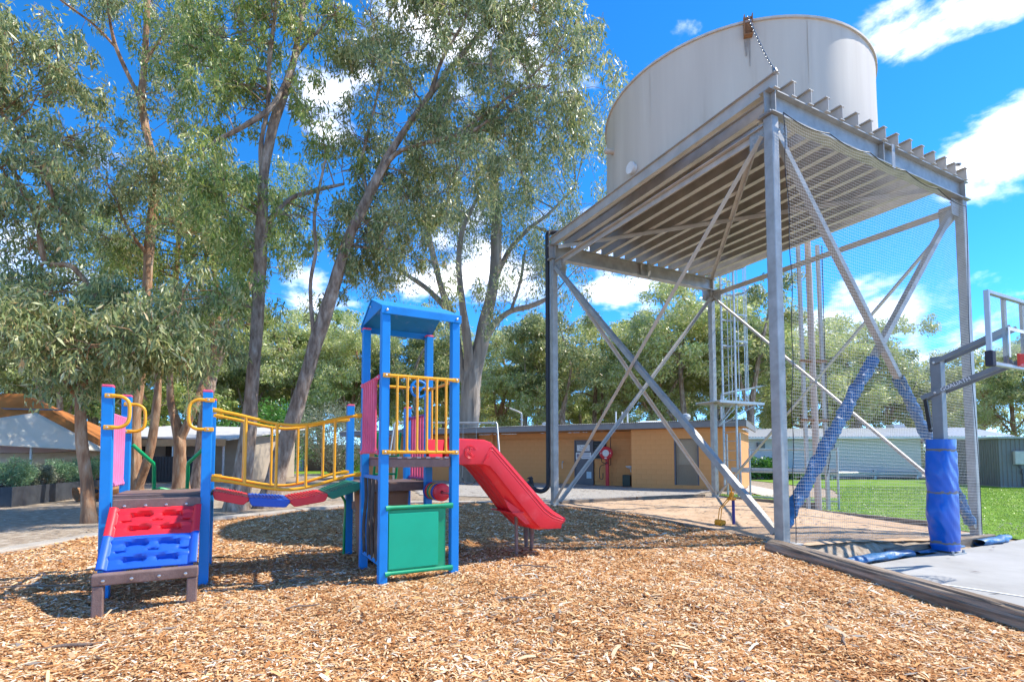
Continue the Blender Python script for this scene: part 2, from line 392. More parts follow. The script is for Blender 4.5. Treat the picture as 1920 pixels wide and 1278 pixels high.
# ================================================================== PLAY STRUCTURE
PB = faded('blue_powder_coat', (.0, .235, .66), .42, spec=.5, bump=.04, bscale=300, k=.05)
PY = mat('yellow_powder_coat', (.86, .40, .012), .35, var=.08, scale=8, spec=.5)
PR = faded('red_plastic', (.78, .022, .035), .38, spec=.5, bump=.05, bscale=200, k=.10)
PBL = faded('blue_plastic', (.012, .10, .52), .45, spec=.5, bump=.05, bscale=200, k=.09)
PG = faded('green_plastic', (.0, .32, .14), .45, spec=.5, bump=.05, bscale=200, k=.05)
PGL = mat('light_green_plastic', (.0, .43, .235), .42, var=.06, scale=4, spec=.5)
PGP = mat('green_powder_coat', (.0, .34, .10), .35, var=.08, scale=8, spec=.5)
PDG = mat('dark_green_plastic', (.02, .20, .12), .5, var=.12, scale=6)
PP = mat('pink_bar', (.66, .07, .16), .4, var=.15, scale=6, spec=.5)
PP2 = mat('faded_pink_bar', (.80, .20, .38), .4, var=.12, scale=6, spec=.5)
PRC = mat('red_cap', (.80, .10, .20), .5, var=.15, scale=20)
PBR = mat('brown_deck', (.17, .105, .085), .6, col2=(.25, .165, .14), scale=9, bump=.2, bscale=90)
PBT = mat('brown_barrel_plastic', (.25, .115, .055), .55, col2=(.34, .17, .09), scale=3, bump=.1)
PRU = mat('black_rubber', (.045, .040, .036), .75, col2=(.10, .09, .08), scale=9, bump=.2)
PST = mat('bolt_steel', (.62, .60, .57), .3, metal=.9, var=.1)
PX0, PY0, PYAW = -1.331, 5.304, R(28.66)
play = thing('play_structure', 'blue, yellow and red climbing frame with roofed tower, slide and clatter bridge', 'play structure', (PX0, PY0, 0), PYAW)
A, B2_, RW, FR = .784, .86, 1.74, .82
PS = .088
def post(u, v, top, cap=True, roofed=False, lean=(0, 0)):
    h = PS/2
    mb = MB(); mb.bar((u, v, -.2), (u+lean[0], v+lean[1], top), PS, PS, up=(0, 1, 0))
    o = mb.build('post', PB, play, bevel=.006)
    if cap:
        c = MB(); x, y = u+lean[0], v+lean[1]
        c.prism([(x-h-.002, y-h-.002), (x+h+.002, y-h-.002), (x+h+.002, y+h+.002), (x-h-.002, y+h+.002)], 2, top-.004, top+.022)
        c.build('cap', PRC, o, bevel=.009)
    return o
pF1 = post(0, 0, 2.83, False); pF2 = post(A, 0, 2.83, False); pF3 = post(0, B2_, 2.80); pF4 = post(A, B2_, 2.80)
pB1 = post(0, RW, 1.96); pB2 = post(A, RW, 1.96)
UL, UR = -2.40, -1.60
pP1 = post(UL, FR, 1.95, lean=(-.03, -.01)); pP2 = post(UR, FR, 1.95, lean=(-.012, 0)); pP3 = post(UL, RW, 1.95, lean=(-.02, 0)); pP4 = post(UR, RW, 1.95)
def bolt(p, ax, parent, r=.011):
    p = Vector(p); d = Vector(ax).normalized()
    MB().tube([p, p+d*.006, p+d*.010], [r, r, r*.5], 10).build('bolt', PST, parent, smooth=True)
def flat_tube(mb, pts, r, n=10): mb.tube(pts, r, n)
def smooth_path(pts, k=6):
    """Catmull-Rom through pts"""
    P = [Vector(p) for p in pts]; P = [P[0]*2-P[1]]+P+[P[-1]*2-P[-2]]; out = []
    for i in range(1, len(P)-2):
        for j in range(k):
            t = j/k; a, b, c, d = P[i-1], P[i], P[i+1], P[i+2]
            out.append(.5*((2*b)+(c-a)*t+(2*a-5*b+4*c-d)*t*t+(3*b-a-3*c+d)*t**3))
    out.append(P[-2]); return out
def rail(p, q, r, name, m, parent=None, lug=.075, normal=(0, -1, 0)):
    """pipe rail with flattened bolted lugs at both ends"""
    p = Vector(p); q = Vector(q); d = (q-p).normalized(); mb = MB()
    mb.tube([p+d*lug*.8, q-d*lug*.8], r, 10)
    for e, s in ((p, 1), (q, -1)):
        mb.bar(e, e+d*s*lug, .016 if abs(d.z) < .9 else .03, .044, up=(0, 0, 1))
        mb.bar(e+d*s*lug*.95, e+d*s*lug*1.35, .026, .034, up=(0, 0, 1))
    o = mb.build(name, m, parent or play, smooth=True, bevel=0)
    for e, s in ((p, 1), (q, -1)): bolt(e+d*s*.03+Vector(normal)*.009, normal, o)
    return o
def barred(p, q, z0, z1, n, m_rail, m_bar, name, r=.014, rb=.014, normal=(0, -1, 0), inset=.10):
    """barrier panel: two rails with n uprights between posts p and q (u,v)"""
    p = Vector((*p, 0)); q = Vector((*q, 0)); d = (q-p).normalized(); L = (q-p).length
    top = rail(p+Vector((0, 0, z1)), q+Vector((0, 0, z1)), r+.004, name+'_rail', m_rail, None, normal=normal)
    bot = rail(p+Vector((0, 0, z0)), q+Vector((0, 0, z0)), r+.004, name+'_rail', m_rail, None, normal=normal)
    for i in range(n):
        c = p+d*(inset+(L-2*inset)*i/(n-1))
        MB().tube([c+Vector((0, 0, z0)), c+Vector((0, 0, z0+.05)), c+Vector((0, 0, z1-.05)), c+Vector((0, 0, z1))], [rb*1.5, rb, rb, rb*1.5], 8).build('upright', m_bar, bot, smooth=True)
h = PS/2
# --- roofed tower
barred((-.03, -h-.012), (A+.03, -h-.012), 1.335, 2.13, 6, PY, PY, 'barrier', inset=.15)
barred((-h-.006, .02), (-h-.006, B2_), 1.335, 2.12, 6, PRC, PP, 'side_barrier', r=.012, rb=.021, normal=(-1, 0, 0), inset=.17)
def deck(u0, u1, v0, v1, top, name='deck'):
    o = MB().box((u0+.005, v0, top-.09), (u1-.005, v0+.045, top-.004)).box((u0+.005, v1-.045, top-.09), (u1-.005, v1, top-.004)).box((u0, v0+.046, top-.088), (u0+.045, v1-.046, top-.006)).box((u1-.045, v0+.046, top-.088), (u1, v1-.046, top-.006)).build('deck', PBR, play, bevel=.004)
    n = 5; w = (v1-v0)/n
    for i in range(n):
        MB().box((u0+.002, v0+i*w+.006, top-.003), (u1-.002, v0+(i+1)*w-.006, top+.018)).build('plank', PBR, o, bevel=.005)
    return o
deck(h, A-h, -.02, B2_-.02, 1.265)
for i in range(6): MB().box((.14+i*.105, -.024, 1.268), (.185+i*.105, -.014, 1.288)).build('deck_lug', mat('grey_nylon', (.42, .40, .40), .6), play)
# roof
rz, ez = 3.055, 2.86
o0, o1, w0, w1 = -.055, A+.055, -.06, B2_+.06; mid = (w0+w1)/2
MB().sheet([[(o0, w0, ez), (o1, w0, ez)], [(o0, mid, rz), (o1, mid, rz)], [(o0, w1, ez), (o1, w1, ez)]]).build('roof', faded('roof_blue_plastic', (.01, .25, .60), .6, scale=9, k=.14, bump=.1, bscale=120), play, solid=.016)
rb_ = MB().box((o0, w0-.004, ez-.085), (o1, w0+.012, ez-.004)).build('eaves_board', PB, play, bevel=.003)
MB().box((o0, w1-.012, ez-.085), (o1, w1+.004, ez-.004)).build('eaves_board', PB, play, bevel=.003)
MB().prism([(w0+.015, ez-.012), (w1-.015, ez-.012), (mid, rz-.026)], 0, o0+.012, o0+.022).build('gable_lip', PB, play)
for x in (.0, A): bolt((x, w0-.004, ez-.045), (0, -1, 0), rb_, .014)
bolt((o0, mid, rz-.09), (-1, 0, 0), rb_, .012)
# steering wheel on the back rail
rail((0, B2_-.06, 2.13), (A, B2_-.06, 2.13), .017, 'back_rail', PY)
wl_ = MB(); cx, cz = .62, 2.115
wl_.tube([(cx+.10*math.cos(t), B2_-.11, cz+.10*math.sin(t)) for t in np.linspace(0, 2*math.pi, 25)], .016, 8, cap=False)
for t in (.5, 2.6, 4.7): wl_.bar((cx, B2_-.11, cz), (cx+.1*math.cos(t), B2_-.11, cz+.1*math.sin(t)), .02, .03, up=(0, 1, 0))
wl_.cyl((cx, B2_-.14, cz), (cx, B2_-.06, cz), .03, 12)
wl_.build('steering_wheel', PB, play, smooth=True)
# slide side barrier stubs
rail((A+.01, .02, 2.13), (A+.01, B2_, 2.13), .016, 'slide_rail', PY, normal=(1, 0, 0))
for v in (.10, B2_-.1):
    MB().tube([(A+.01, v, 1.3), (A+.01, v, 2.12)], .014, 8).build('slide_upright', PY, play, smooth=True)
# green play panel under the front
gpn = MB().box((.045, -.02, .095), (A-.10, .008, .735)).build('green_panel', PG, play, bevel=.008)
MB().box((.055, -.034, .13), (A-.19, -.0215, .70)).build('panel_face', PGL, gpn, bevel=.004)
for z, dz in ((.755, 0), (.085, 0)):
    t = MB(); t.tube([(.02, -.026, z+.0), (.09, -.026, z+.006), (A-.16, -.026, z+.004), (A-.03, -.026, z)], [.036, .021, .021, .036], 10)
    t.build('panel_rail', PG, gpn, smooth=True)
# flexible rubber strips on the left side
f = MB().box((-.03, .02, .165), (-.012, B2_-.02, .205)).build('strip_bar', PB, play, bevel=.004); MB().box((-.03, .02, 1.045), (-.012, B2_-.02, 1.085)).build('strip_bar', PB, play, bevel=.004)
MB().prism([(0.02, .98), (.02, 1.12), (.10, 1.09), (.10, 1.045)], 0, -.035, -.031).build('frame_lug', PB, f)
for i in range(4):
    v = .14+i*.19; wv = random.uniform(-.05, .05)
    pts = smooth_path([(-.02, v, 1.05), (-.02+random.uniform(-.02, .02), v+wv*.3, .8), (-.03, v+wv, .5), (-.02, v+wv*.8, .19)], 5)
    MB().tube(pts, .019, 6).build('rubber_strip', PRU, f, smooth=True)
# counting rings between the right-hand posts
ab = MB().box((A-.035, B2_-.06, .78), (A+.035, B2_-.044, .96)).build('ring_bracket', PDG, play, bevel=.012)
MB().cyl((A, .05, .87), (A, B2_-.05, .87), .012, 8).build('ring_axle', PST, ab, smooth=True)
for i, m in enumerate((PBL, PR, PG, PY, PBL, PR)):
    v = B2_-.13-i*.07
    rg = MB().lathe([(.02, -.026), (.085, -.03), (.105, -.018), (.105, .018), (.085, .03), (.02, .026)], n=20).build('ring', m, ab, smooth=True)
    rg.rotation_euler = (R(90), 0, 0); rg.location = (A, v, .87)
bp_ = MB().box((A-.02, .35, .42), (A+.012, .72, .66)).build('bubble_panel', PBL, play, bevel=.02)
MB().tube([(A-.03, .5, .5), (A-.06, .5, .52)], .035, 10).build('knob', PG, bp_, smooth=True)
whl = MB(); whl.tube([(A-.02, .55+.12*math.cos(t), .2+.12*math.sin(t)) for t in np.linspace(0, 2*math.pi, 21)], .02, 8, cap=False)
whl.bar((A-.02, .43, .2), (A-.02, .67, .2), .02, .03); whl.build('ground_wheel', PG, play, smooth=True)
# --- low deck behind the tower
deck(h*.2, A-h*.2, B2_+.05, RW-.02, .955)
barred((A+.02, B2_+.03), (A+.02, RW), 1.0, 1.82, 6, mat('purple_rail', (.28, .05, .22), .4), PP, 'back_barrier', r=.013, rb=.017, normal=(-1, 0, 0), inset=.15)
# brown moulded crawl barrel below the low deck
br = MB(); prof = []
for z, s in ((.02, .86), (.05, .90), (.72, 1.0), (.80, 1.02), (.86, 1.02)):
    prof.append((z, s))
g = []
for z, s in prof:
    ring = []
    for k in range(25):
        t = 2*math.pi*k/24; c, sn = math.cos(t), math.sin(t)
        x = .30*s*math.copysign(abs(c)**.45, c); y = .33*s*math.copysign(abs(sn)**.45, sn)
        ring.append((A*.40+x, 1.30+y, z))
    g.append(ring)
br.sheet(g); bo = br.build('crawl_barrel', PBT, play, smooth=True, solid=.012)
MB().box((.02, .94, .60), (.10, 1.66, .70)).build('barrel_brace', PBR, bo)
# green climbing pole with foot loop by the low deck
pts = smooth_path([(-.07, RW-.02, .93), (-.11, RW-.02, .80), (-.05, RW-.02, .66), (-.06, RW-.02, .3), (-.06, RW-.02, -.05)], 5)
MB().tube(pts, .017, 8).build('climbing_pole', PGP, play, smooth=True)
# green ladder leaning up the back of the low deck
ldr = MB().tube([(A-.08, RW+.06, 1.62), (A-.08, RW+.62, -.05)], .018, 8).build('ladder_rail', PGP, play, smooth=True)
MB().tube([(A-.40, RW+.06, 1.62), (A-.40, RW+.62, -.05)], .018, 8).build('ladder_rail', PGP, play, smooth=True)
for i in range(5):
    t = .2+i*.15; MB().tube([(A-.08, RW+.06+.56*t, 1.62-1.67*t), (A-.40, RW+.06+.56*t, 1.62-1.67*t)], .014, 8).build('rung', PGP, ldr, smooth=True)

# --- entry deck with climbing ramp
deck(UL+h*.3, UR-h*.3, FR+.05, RW-.05, .90)
fb = MB().box((UL+.045, FR-.075, .765), (UR-.045, FR-.035, .885)).build('deck_beam', PBR, play, bevel=.008)
for i in range(4): bolt((UL+.14+i*.165, FR-.075, .82), (0, -1, 0), fb, .012)
# ramp tiles: slope from (v=.745,z=.80) to (v=.22,z=.27)
RA, RB = Vector((0, FR-.075, .775)), Vector((0, .24, .285))
sl_ = (RB-RA); sn = Vector((0, sl_.z, -sl_.y)).normalized();
if sn.z < 0: sn = -sn
sn = Vector((0, -abs(sl_.z), abs(sl_.y))).normalized()
def ramp_tile(t0, t1, m, name, teeth, bulge):
    """moulded climbing tile: curved plate with side ribs, pockets and hand holes"""
    u0, u1 = UL+.035, UR-.035; nu, nv = 64, 40; W_ = u1-u0
    g = []
    def hgt(x, y):
        z = 0.
        if x < .085 or x > .915: z += .030*min(1, (.085-min(x, 1-x))/.03)
        for (cy, s) in ((.12, 1), (.60, 1)):       # curved ledge with a pocket pair beneath
            yc = cy+.06*abs(2*x-1)**2
            if .09 < x < .91:
                z += .020*math.exp(-((y-yc)/.045)**2)*(1-abs(2*x-1)**3)
            for cx in (.34, .68):
                dx = abs(x-cx)/.125; dy = abs(y-(yc+.13))/.105
                q = max(dx**4+dy**4, 0)
                if q < 1.6: z -= .034*max(0, min(1, (1.3-q)/.5))
        for cx in (.19, .52, .84):
            dx = abs(x-cx)/.062; dy = abs(y-(.455+.02*abs(2*x-1)))/.055
            q = dx**4+dy**4
            if q < 1.6: z -= .03*max(0, min(1, (1.3-q)/.5))
        return z
    for j in range(nv+1):
        y = j/nv; row = []
        for i_ in range(nu+1):
            x = i_/nu; t = t0+(t1-t0)*y
            p = RA+sl_*t+sn*(.012+hgt(x, y)+bulge*math.sin(math.pi*x)*.010); p.x = u0+W_*x
            row.append(p)
        g.append(row)
    mb = MB().sheet(g); o = mb.build(name, m, play, smooth=True, solid=-.02)
    tt = MB()
    for a, b in teeth:
        e = RA+sl_*t1 if teeth is not TU else RA+sl_*t0
        s = 1 if teeth is not TU else -1
        p0 = e-sl_*s*.03+sn*.011; p1 = e+sl_*s*.07+sn*.006
        for q in (0,):
            tt.add([(u0+W_*a, p0.y, p0.z+.018), (u0+W_*b, p0.y, p0.z+.018), (u0+W_*b, p1.y, p1.z+.012), (u0+W_*a, p1.y, p1.z+.012),
                    (u0+W_*a, p0.y, p0.z-.016), (u0+W_*b, p0.y, p0.z-.016), (u0+W_*b, p1.y, p1.z-.016), (u0+W_*a, p1.y, p1.z-.016)],
                   [(0, 1, 2, 3), (7, 6, 5, 4), (0, 4, 5, 1), (1, 5, 6, 2), (2, 6, 7, 3), (3, 7, 4, 0)])
    tt.build('tile_lug', m, o, bevel=.004)
    return o
TU = [(.27, .44), (.64, .80)]; TD = [(.07, .26), (.44, .63), (.80, .96)]
ramp_tile(.0, .47, PR, 'red_ramp_tile', TU, .6)
ramp_tile(.475, .975, PBL, 'blue_ramp_tile', TD, 1)
ft = MB().prism([(.16, .21), (.245, .21), (.245, .285), (.19, .315), (.155, .30)], 0, UL+.02, UR-.02).build('ramp_beam', PBR, play, bevel=.01)
for i in range(4): bolt((UL+.10+i*.195, .158, .25), (0, -1, 0), ft, .013)
for u in (UL+.065, UR-.065): MB().box((u-.04, .165, -.2), (u+.04, .24, .208)).build('ramp_leg', PBR, play, bevel=.01)
# yellow grab handles
def grab(u, v, s, parent):
    z0, z1 = 1.565, 1.865
    pts = smooth_path([(u+s*.03, v, z1), (u+s*.10, v, z1-.004), (u+s*.155, v, z1-.05), (u+s*.168, v, (z0+z1)/2), (u+s*.155, v, z0+.05), (u+s*.10, v, z0+.004), (u+s*.03, v, z0)], 6)
    o = MB().tube(pts, .0165, 10).build('grab_handle', PY, parent, smooth=True)
    for z in (z0, z1):
        MB().box((u-.03, v-.008, z-.021), (u+.055, v+.012, z+.021)).build('handle_lug', PY, o, bevel=.006)
        bolt((u, v-.008, z), (0, -1, 0), o)
grab(UL-.02, FR-h-.012, 1, pP1); grab(UR-.005, FR-h-.012, -1, pP2); grab(UL-.01, RW-h-.012, 1, pP3)
# pink barrier on the outer side
barred((UL-.02, FR), (UL-.02, RW), 1.0, 1.70, 6, PP2, PP2, 'pink_barrier', r=.013, rb=.02, normal=(-1, 0, 0), inset=.17)
# green arch climber behind the entry deck
for (u, s) in ((UL+.04, 1), (UR-.04, -1)):
    pts = [(u, RW+.03, 1.42), (u+s*.19, RW+.10, 1.21), (u+s*.195, RW+.14, 1.17), (u+s*.20, RW+.22, .6), (u+s*.20, RW+.30, -.1)]
    MB().tube(pts, .02, 10).build('arch_pole', PGP, play, smooth=True)
for z, dv in ((.90, .17), (.62, .21), (.34, .25)):
    pts = smooth_path([(UL+.24, RW+dv, z), (UL+.30, RW+dv+.06, z+.012), (UL+.40, RW+dv+.10, z-.02), (UR-.40, RW+dv+.10, z-.02), (UR-.24, RW+dv, z)], 5)
    MB().tube(pts, .017, 8).build('arch_rung', PGP, play, smooth=True)
# --- clatter bridge
def bridge_side(v, uz):
    def path(z0, zm, z1):
        return smooth_path([(UR+.04, v, z0), (UR+.22, v, z0-.035), (-.8+.0, v, zm), (-.22, v, z1-.03), (-.04, v, z1)], 8)
    up = path(1.775, 1.635, 1.775); lo = path(1.06, .925, 1.085)
    a = MB().tube(up, .0185, 10).build('bridge_rail', PY, play, smooth=True)
    b = MB().tube(lo, .0185, 10).build('bridge_rail', PY, play, smooth=True)
    for pth, o in ((up, a), (lo, b)):
        MB().bar(pth[0]-Vector((.03, 0, 0)), pth[0]+Vector((.08, 0, -.012)), .03, .05).build('rail_end', PY, o, bevel=.008)
        MB().bar(pth[-1]-Vector((.08, 0, .01)), pth[-1]+Vector((.03, 0, 0)), .03, .05).build('rail_end', PY, o, bevel=.008)
    def zat(pth, u):
        for p, q in zip(pth, pth[1:]):
            if p.x <= u <= q.x: return p.z+(q.z-p.z)*(u-p.x)/(q.x-p.x)
    for k in range(4):
        u = UR+.04+(1.52)*(k+1)/5
        MB().tube([(u, v, zat(lo, u)), (u, v, zat(lo, u)+.06), (u, v, zat(up, u)-.05), (u, v, zat(up, u))], [.021, .0155, .0155, .021], 8).build('bridge_upright', PY, b, smooth=True)
bridge_side(FR+.03, 0); bridge_side(RW-.03, 0)
nodes = [(UR+.05, .90), (-1.21, .815), (-.80, .775), (-.40, .835), (-.03, .955)]
for (a, b), m in zip(zip(nodes, nodes[1:]), (PR, PBL, PR, PDG)):
    u0, z0 = a; u1, z1 = b; d = Vector((u1-u0, 0, z1-z0)); L = d.length; d.normalize(); n_ = Vector((-d.z, 0, d.x))
    mb = MB(); P0 = Vector((u0, 0, z0))+d*.004
    prof = [(0, .0), (.028, -.048), (.05, -.055), (L-.06, -.055), (L-.036, -.048), (L-.006, .0), (L-.004, .022), (L-.016, .034), (.010, .034), (-.002, .022)]
    poly = [(P0+d*s+n_*t) for s, t in prof]
    mb.prism([(p.x, p.z) for p in poly], 1, FR+.075, RW-.075)
    st = mb.build('bridge_step', m, play, bevel=.008)
    rb = MB()
    for k in range(9):
        s = .05+(L-.124)*k/8; c = P0+d*s+n_*.037
        rb.bar((c.x, FR+.085, c.z), (c.x, RW-.085, c.z), .012, .008, up=n_)
    rb.build('step_tread', m, st)
    cp = P0+n_*.0
    MB().cyl((cp.x-.012, FR+.10, cp.z), (cp.x-.012, RW-.10, cp.z), .014, 8).build('link_pin', PRU, st)

# --- slide
NV, FV = .11, .75
bed = [(A-.06, 1.275), (1.20, 1.275), (1.28, 1.25), (1.36, 1.17), (1.90, .555), (1.98, .49), (2.08, .465), (2.28, .46)]
topw = [(A-.06, 1.50), (1.21, 1.485), (1.30, 1.455), (1.39, 1.375), (1.96, .80), (2.06, .70), (2.19, .60), (2.31, .53)]
def slide_wall(v, s, name):
    """outward sloping hollow side wall with moulded ribs; s = outward sign"""
    mb = MB(); g = []
    for (ub, zb), (ut, zt) in zip(bed, topw):
        b = (ub, v, zb-.075); i0 = (ub, v-s*.10, zb); t0 = (ut, v-s*.045, zt-.012); t1 = (ut, v-s*.02, zt); t2 = (ut, v+s*.006, zt-.012); m1 = (ub*.5+ut*.5, v+s*.018, (zb+zt)/2-.03)
        g.append([Vector(x) for x in (b, m1, t2, t1, t0, i0)])
    # refine along the length
    gg = []
    for r0, r1 in zip(g, g[1:]):
        for k in range(6): gg.append([p.lerp(q, k/6) for p, q in zip(r0, r1)])
    gg.append(g[-1]); mb.sheet(gg)
    return mb.build(name, PR, sld, smooth=True)
ug = []
for (u, z) in bed: ug.append([(u, NV+.10, z), (u, FV-.10, z)])
sld = MB().sheet(ug).build('slide', PR, play, smooth=True)
slide_wall(NV, -1, 'slide_wall'); slide_wall(FV, 1, 'slide_wall')
# underside: deep ribbed trough hanging below the flanges
under = [(A-.06, 1.20), (1.10, 1.195), (1.19, 1.16), (1.30, 1.04), (1.66, .60), (1.88, .40), (1.98, .375), (2.27, .385)]
und = []
for (u, z), (uu, zz) in zip(bed, under):
    zf = z-.075; row = [(u, NV, zf)]
    for k in range(19):
        x = k/18; e = min(1, min(x, 1-x)/.14); e = e*e*(3-2*e)
        row.append((u+(uu-u)*e, NV+.012+(FV-NV-.024)*x, zf+(zz-zf)*e+(.022*(.5-.5*math.cos((x-.14)/.72*2*math.pi*3)) if .14 < x < .86 else 0)))
    row.append((u, FV, zf)); und.append(row)
MB().sheet(und).build('slide_underside', PR, sld, smooth=True)
for v, s in ((NV, -1), (FV, 1)):                  # moulded ribs on the outer faces
    for d0 in (.055, .10, .145):
        pts = []
        for (ub, zb), (ut, zt) in list(zip(bed, topw))[2:]:
            H_ = zt-zb+.075; f_ = 1-d0/.29
            p = Vector((ub, 0, zb-.075)).lerp(Vector((ut, 0, zt)), f_); pts.append((p.x, v+s*(.012 if f_ > .5 else .010), p.z))
        pts.insert(0, (pts[0][0]-.05-d0*.3, pts[0][1], pts[0][2]-.09))
        MB().tube(smooth_path(pts, 4), .0075, 6).build('moulded_rib', PR, sld, smooth=True)
MB().tube([(2.30, NV-.01, .495), (2.335, NV+.05, .47), (2.345, (NV+FV)/2, .455), (2.335, FV-.05, .47), (2.30, FV+.01, .495)], .035, 10).build('slide_lip', PR, sld, smooth=True)
MB().prism([(1.50, .78), (1.56, .66), (1.80, .46), (1.86, .46), (1.74, .62)], 1, NV+.05, NV+.075).build('slide_gusset', PR, sld)
MB().box((1.60, NV+.03, .60), (1.90, FV-.02, .612)).build('bracket_plate', PR, sld)
MB().tube([(1.76, NV+.22, -.1), (1.76, NV+.22, .45), (1.76, NV+.22, .60), (1.76, NV+.22, .63)], [.021, .021, .03, .036], 12).build('slide_leg', PBR, sld, smooth=True)
for v in (NV+.42, FV-.06): MB().tube([(2.08+(v-NV)*.05, v, -.1), (2.08+(v-NV)*.05, v, .15), (2.08+(v-NV)*.05, v, .41)], [.022, .024, .042], 12).build('slide_leg', PBR, sld, smooth=True)
# embossed maker's roundel on the near wall: arched lettering, open ring and a stick figure
ec = Vector((1.02, NV-.0165, 1.335))
em = MB(); er = .068
em.tube([ec+Vector((er*math.cos(t), -.004, er*math.sin(t))) for t in np.linspace(R(165), R(330), 20)], .0045, 6)
em.tube([ec+Vector((er*.8*math.cos(t), -.004, er*.8*math.sin(t))) for t in np.linspace(R(170), R(325), 20)], .0035, 6)
for a, b in (((-.045, .035), (.0, .0)), ((-.05, .02), (-.01, -.012)), ((.045, .03), (.005, .0)), ((.0, .0), (.045, -.05)), ((-.008, -.012), (.03, -.052))):
    em.tube([ec+Vector((a[0], -.003, a[1])), ec+Vector((b[0], -.003, b[1]))], .0042, 6)
em.tube([ec+Vector((.005+.011*math.cos(t), -.004, .038+.011*math.sin(t))) for t in np.linspace(0, 2*math.pi, 13)], .004, 6, cap=False)
em.build('roundel', PR, sld, smooth=True)
def text_mesh(txt, size, m, parent, loc, rot, name='lettering', depth=.0015):
    cu = bpy.data.curves.new('txt', 'FONT'); cu.body = txt; cu.size = size; cu.extrude = depth; cu.align_x = 'CENTER'; cu.align_y = 'CENTER'; cu.resolution_u = 3
    ob = bpy.data.objects.new('txt', cu); COL.objects.link(ob)
    dg = bpy.context.evaluated_depsgraph_get(); me = bpy.data.meshes.new_from_object(ob.evaluated_get(dg))
    bpy.data.objects.remove(ob); bpy.data.curves.remove(cu); me.materials.clear(); me.materials.append(m); me.name = name
    o = bpy.data.objects.new(name, me); COL.objects.link(o); o.parent = parent; o.location = loc; o.rotation_euler = rot
    return o
for k, ch in enumerate('PLAYWORX'):
    t = R(150-17*k); p = ec+Vector((er*1.08*math.cos(t), -.003, er*1.08*math.sin(t)))
    text_mesh(ch, .026, PR, sld, p, (R(90), -(t-R(90)), 0), depth=.003)
# ================================================================== ELEVATED WATER TANK
GAL = mat('galvanised_steel', (.29, .28, .255), .48, metal=.4, col2=(.45, .435, .405), scale=5, bump=.06, bscale=80, spec=.5, detail=8)
GALD = mat('weathered_steel', (.40, .375, .335), .6, metal=.15, col2=(.54, .51, .465), scale=3, bump=.08, bscale=60, detail=8)
GALB = mat('bright_galvanised', (.42, .44, .45), .45, metal=.45, var=.15, scale=12)
BLK = mat('black_poly_pipe', (.03, .028, .032), .5, var=.2, scale=8)
TANKM = mat('painted_tank_steel', (.46, .43, .395), .5, scale=1.1, stretch=(2.2, 2.2, .16), bump=.03, bscale=20, detail=9, ramp=[(.22, (.46, .375, .28)), (.42, (.58, .49, .385)), (.6, (.62, .53, .42)), (.8, (.69, .60, .49))])
RUST = mat('rusty_steel', (.24, .10, .04), .8, col2=(.42, .22, .10), scale=14, bump=.3)
SA, SB, SH = 5.847, 6.455, 6.538
stand = thing('tank_stand', 'tall galvanised steel stand with crossed braces carrying the pale water tank', 'tank stand', (NX, NY, 0), YAW)
def gz(u, v):
    p = stand2world(u, v); return float(gh(p.x, p.y))
CS = .155
for (u, v) in ((0, 0), (SA, 0), (0, SB), (SA, SB)):
    z0 = gz(u, v)
    c = MB().box((u-CS/2, v-CS/2, z0-.2), (u+CS/2, v+CS/2, SH-.02)).build('column', GAL, stand, bevel=.012)
    MB().box((u-.13, v-.13, SH-.018), (u+.13, v+.13, SH-.001)).build('cap_plate', GAL, c)
    s = -1 if v > 1 else 1; su = 1 if u < 1 else -1
    MB().box((u+su*(CS/2+.001)-(0 if su > 0 else .30), v-.006, SH-.36), (u+su*(CS/2+.001)+(.30 if su > 0 else 0), v+.006, SH-.03)).build('gusset', GAL, c)
    MB().box((u-.006, v+s*(CS/2+.001)-(0 if s > 0 else .30), SH-.36), (u+.006, v+s*(CS/2+.001)+(.30 if s > 0 else 0), SH-.03)).build('gusset', GAL, c)
    for dz2 in (.08, .16, .24, .31):
        for e in (.06, .13, .22): MB().cyl((u+su*(CS/2+e), v-.016, SH-.36+dz2), (u+su*(CS/2+e), v+.016, SH-.36+dz2), .013, 6).build('gusset_bolt', GALD, c); MB().cyl((u-.016, v+s*(CS/2+e), SH-.36+dz2), (u+.016, v+s*(CS/2+e), SH-.36+dz2), .013, 6).build('gusset_bolt', GALD, c)
    MB().box((u-.20, v-.20, z0-.1), (u+.20, v+.20, z0+.015)).build('base_plate', GALD, c)
GDZ = .38
for v in (0, SB):
    g = MB().ibeam((-.14, v, SH+GDZ/2), (SA+.14, v, SH+GDZ/2), .19, GDZ, .014, .02).build('girder', GAL, stand)
    for u in (.0, SA/2, SA):
        for s in (-1, 1): MB().box((u-.008, v+s*.008+(0 if s > 0 else -.085), SH+.022), (u+.008, v+s*.008+(.085 if s > 0 else 0), SH+GDZ-.022)).build('stiffener', GAL, g)
    MB().box((SA*.55-.05, v-.10, SH-.06), (SA*.55+.05, v-.096, SH+GDZ+.02)).build('splice_plate', GAL, g)
JZ = SH+GDZ; JH = .25
j0 = MB().ibeam((0, -.13, 0), (0, SB+.13, 0), .115, JH, .010, .013).build('joist', GALD, stand); j0.location = (0, 0, JZ+JH/2+.001)
for i in range(1, 15): share('joist', j0, stand, (SA*i/14, random.uniform(-.012, .012), JZ+JH/2+.001))
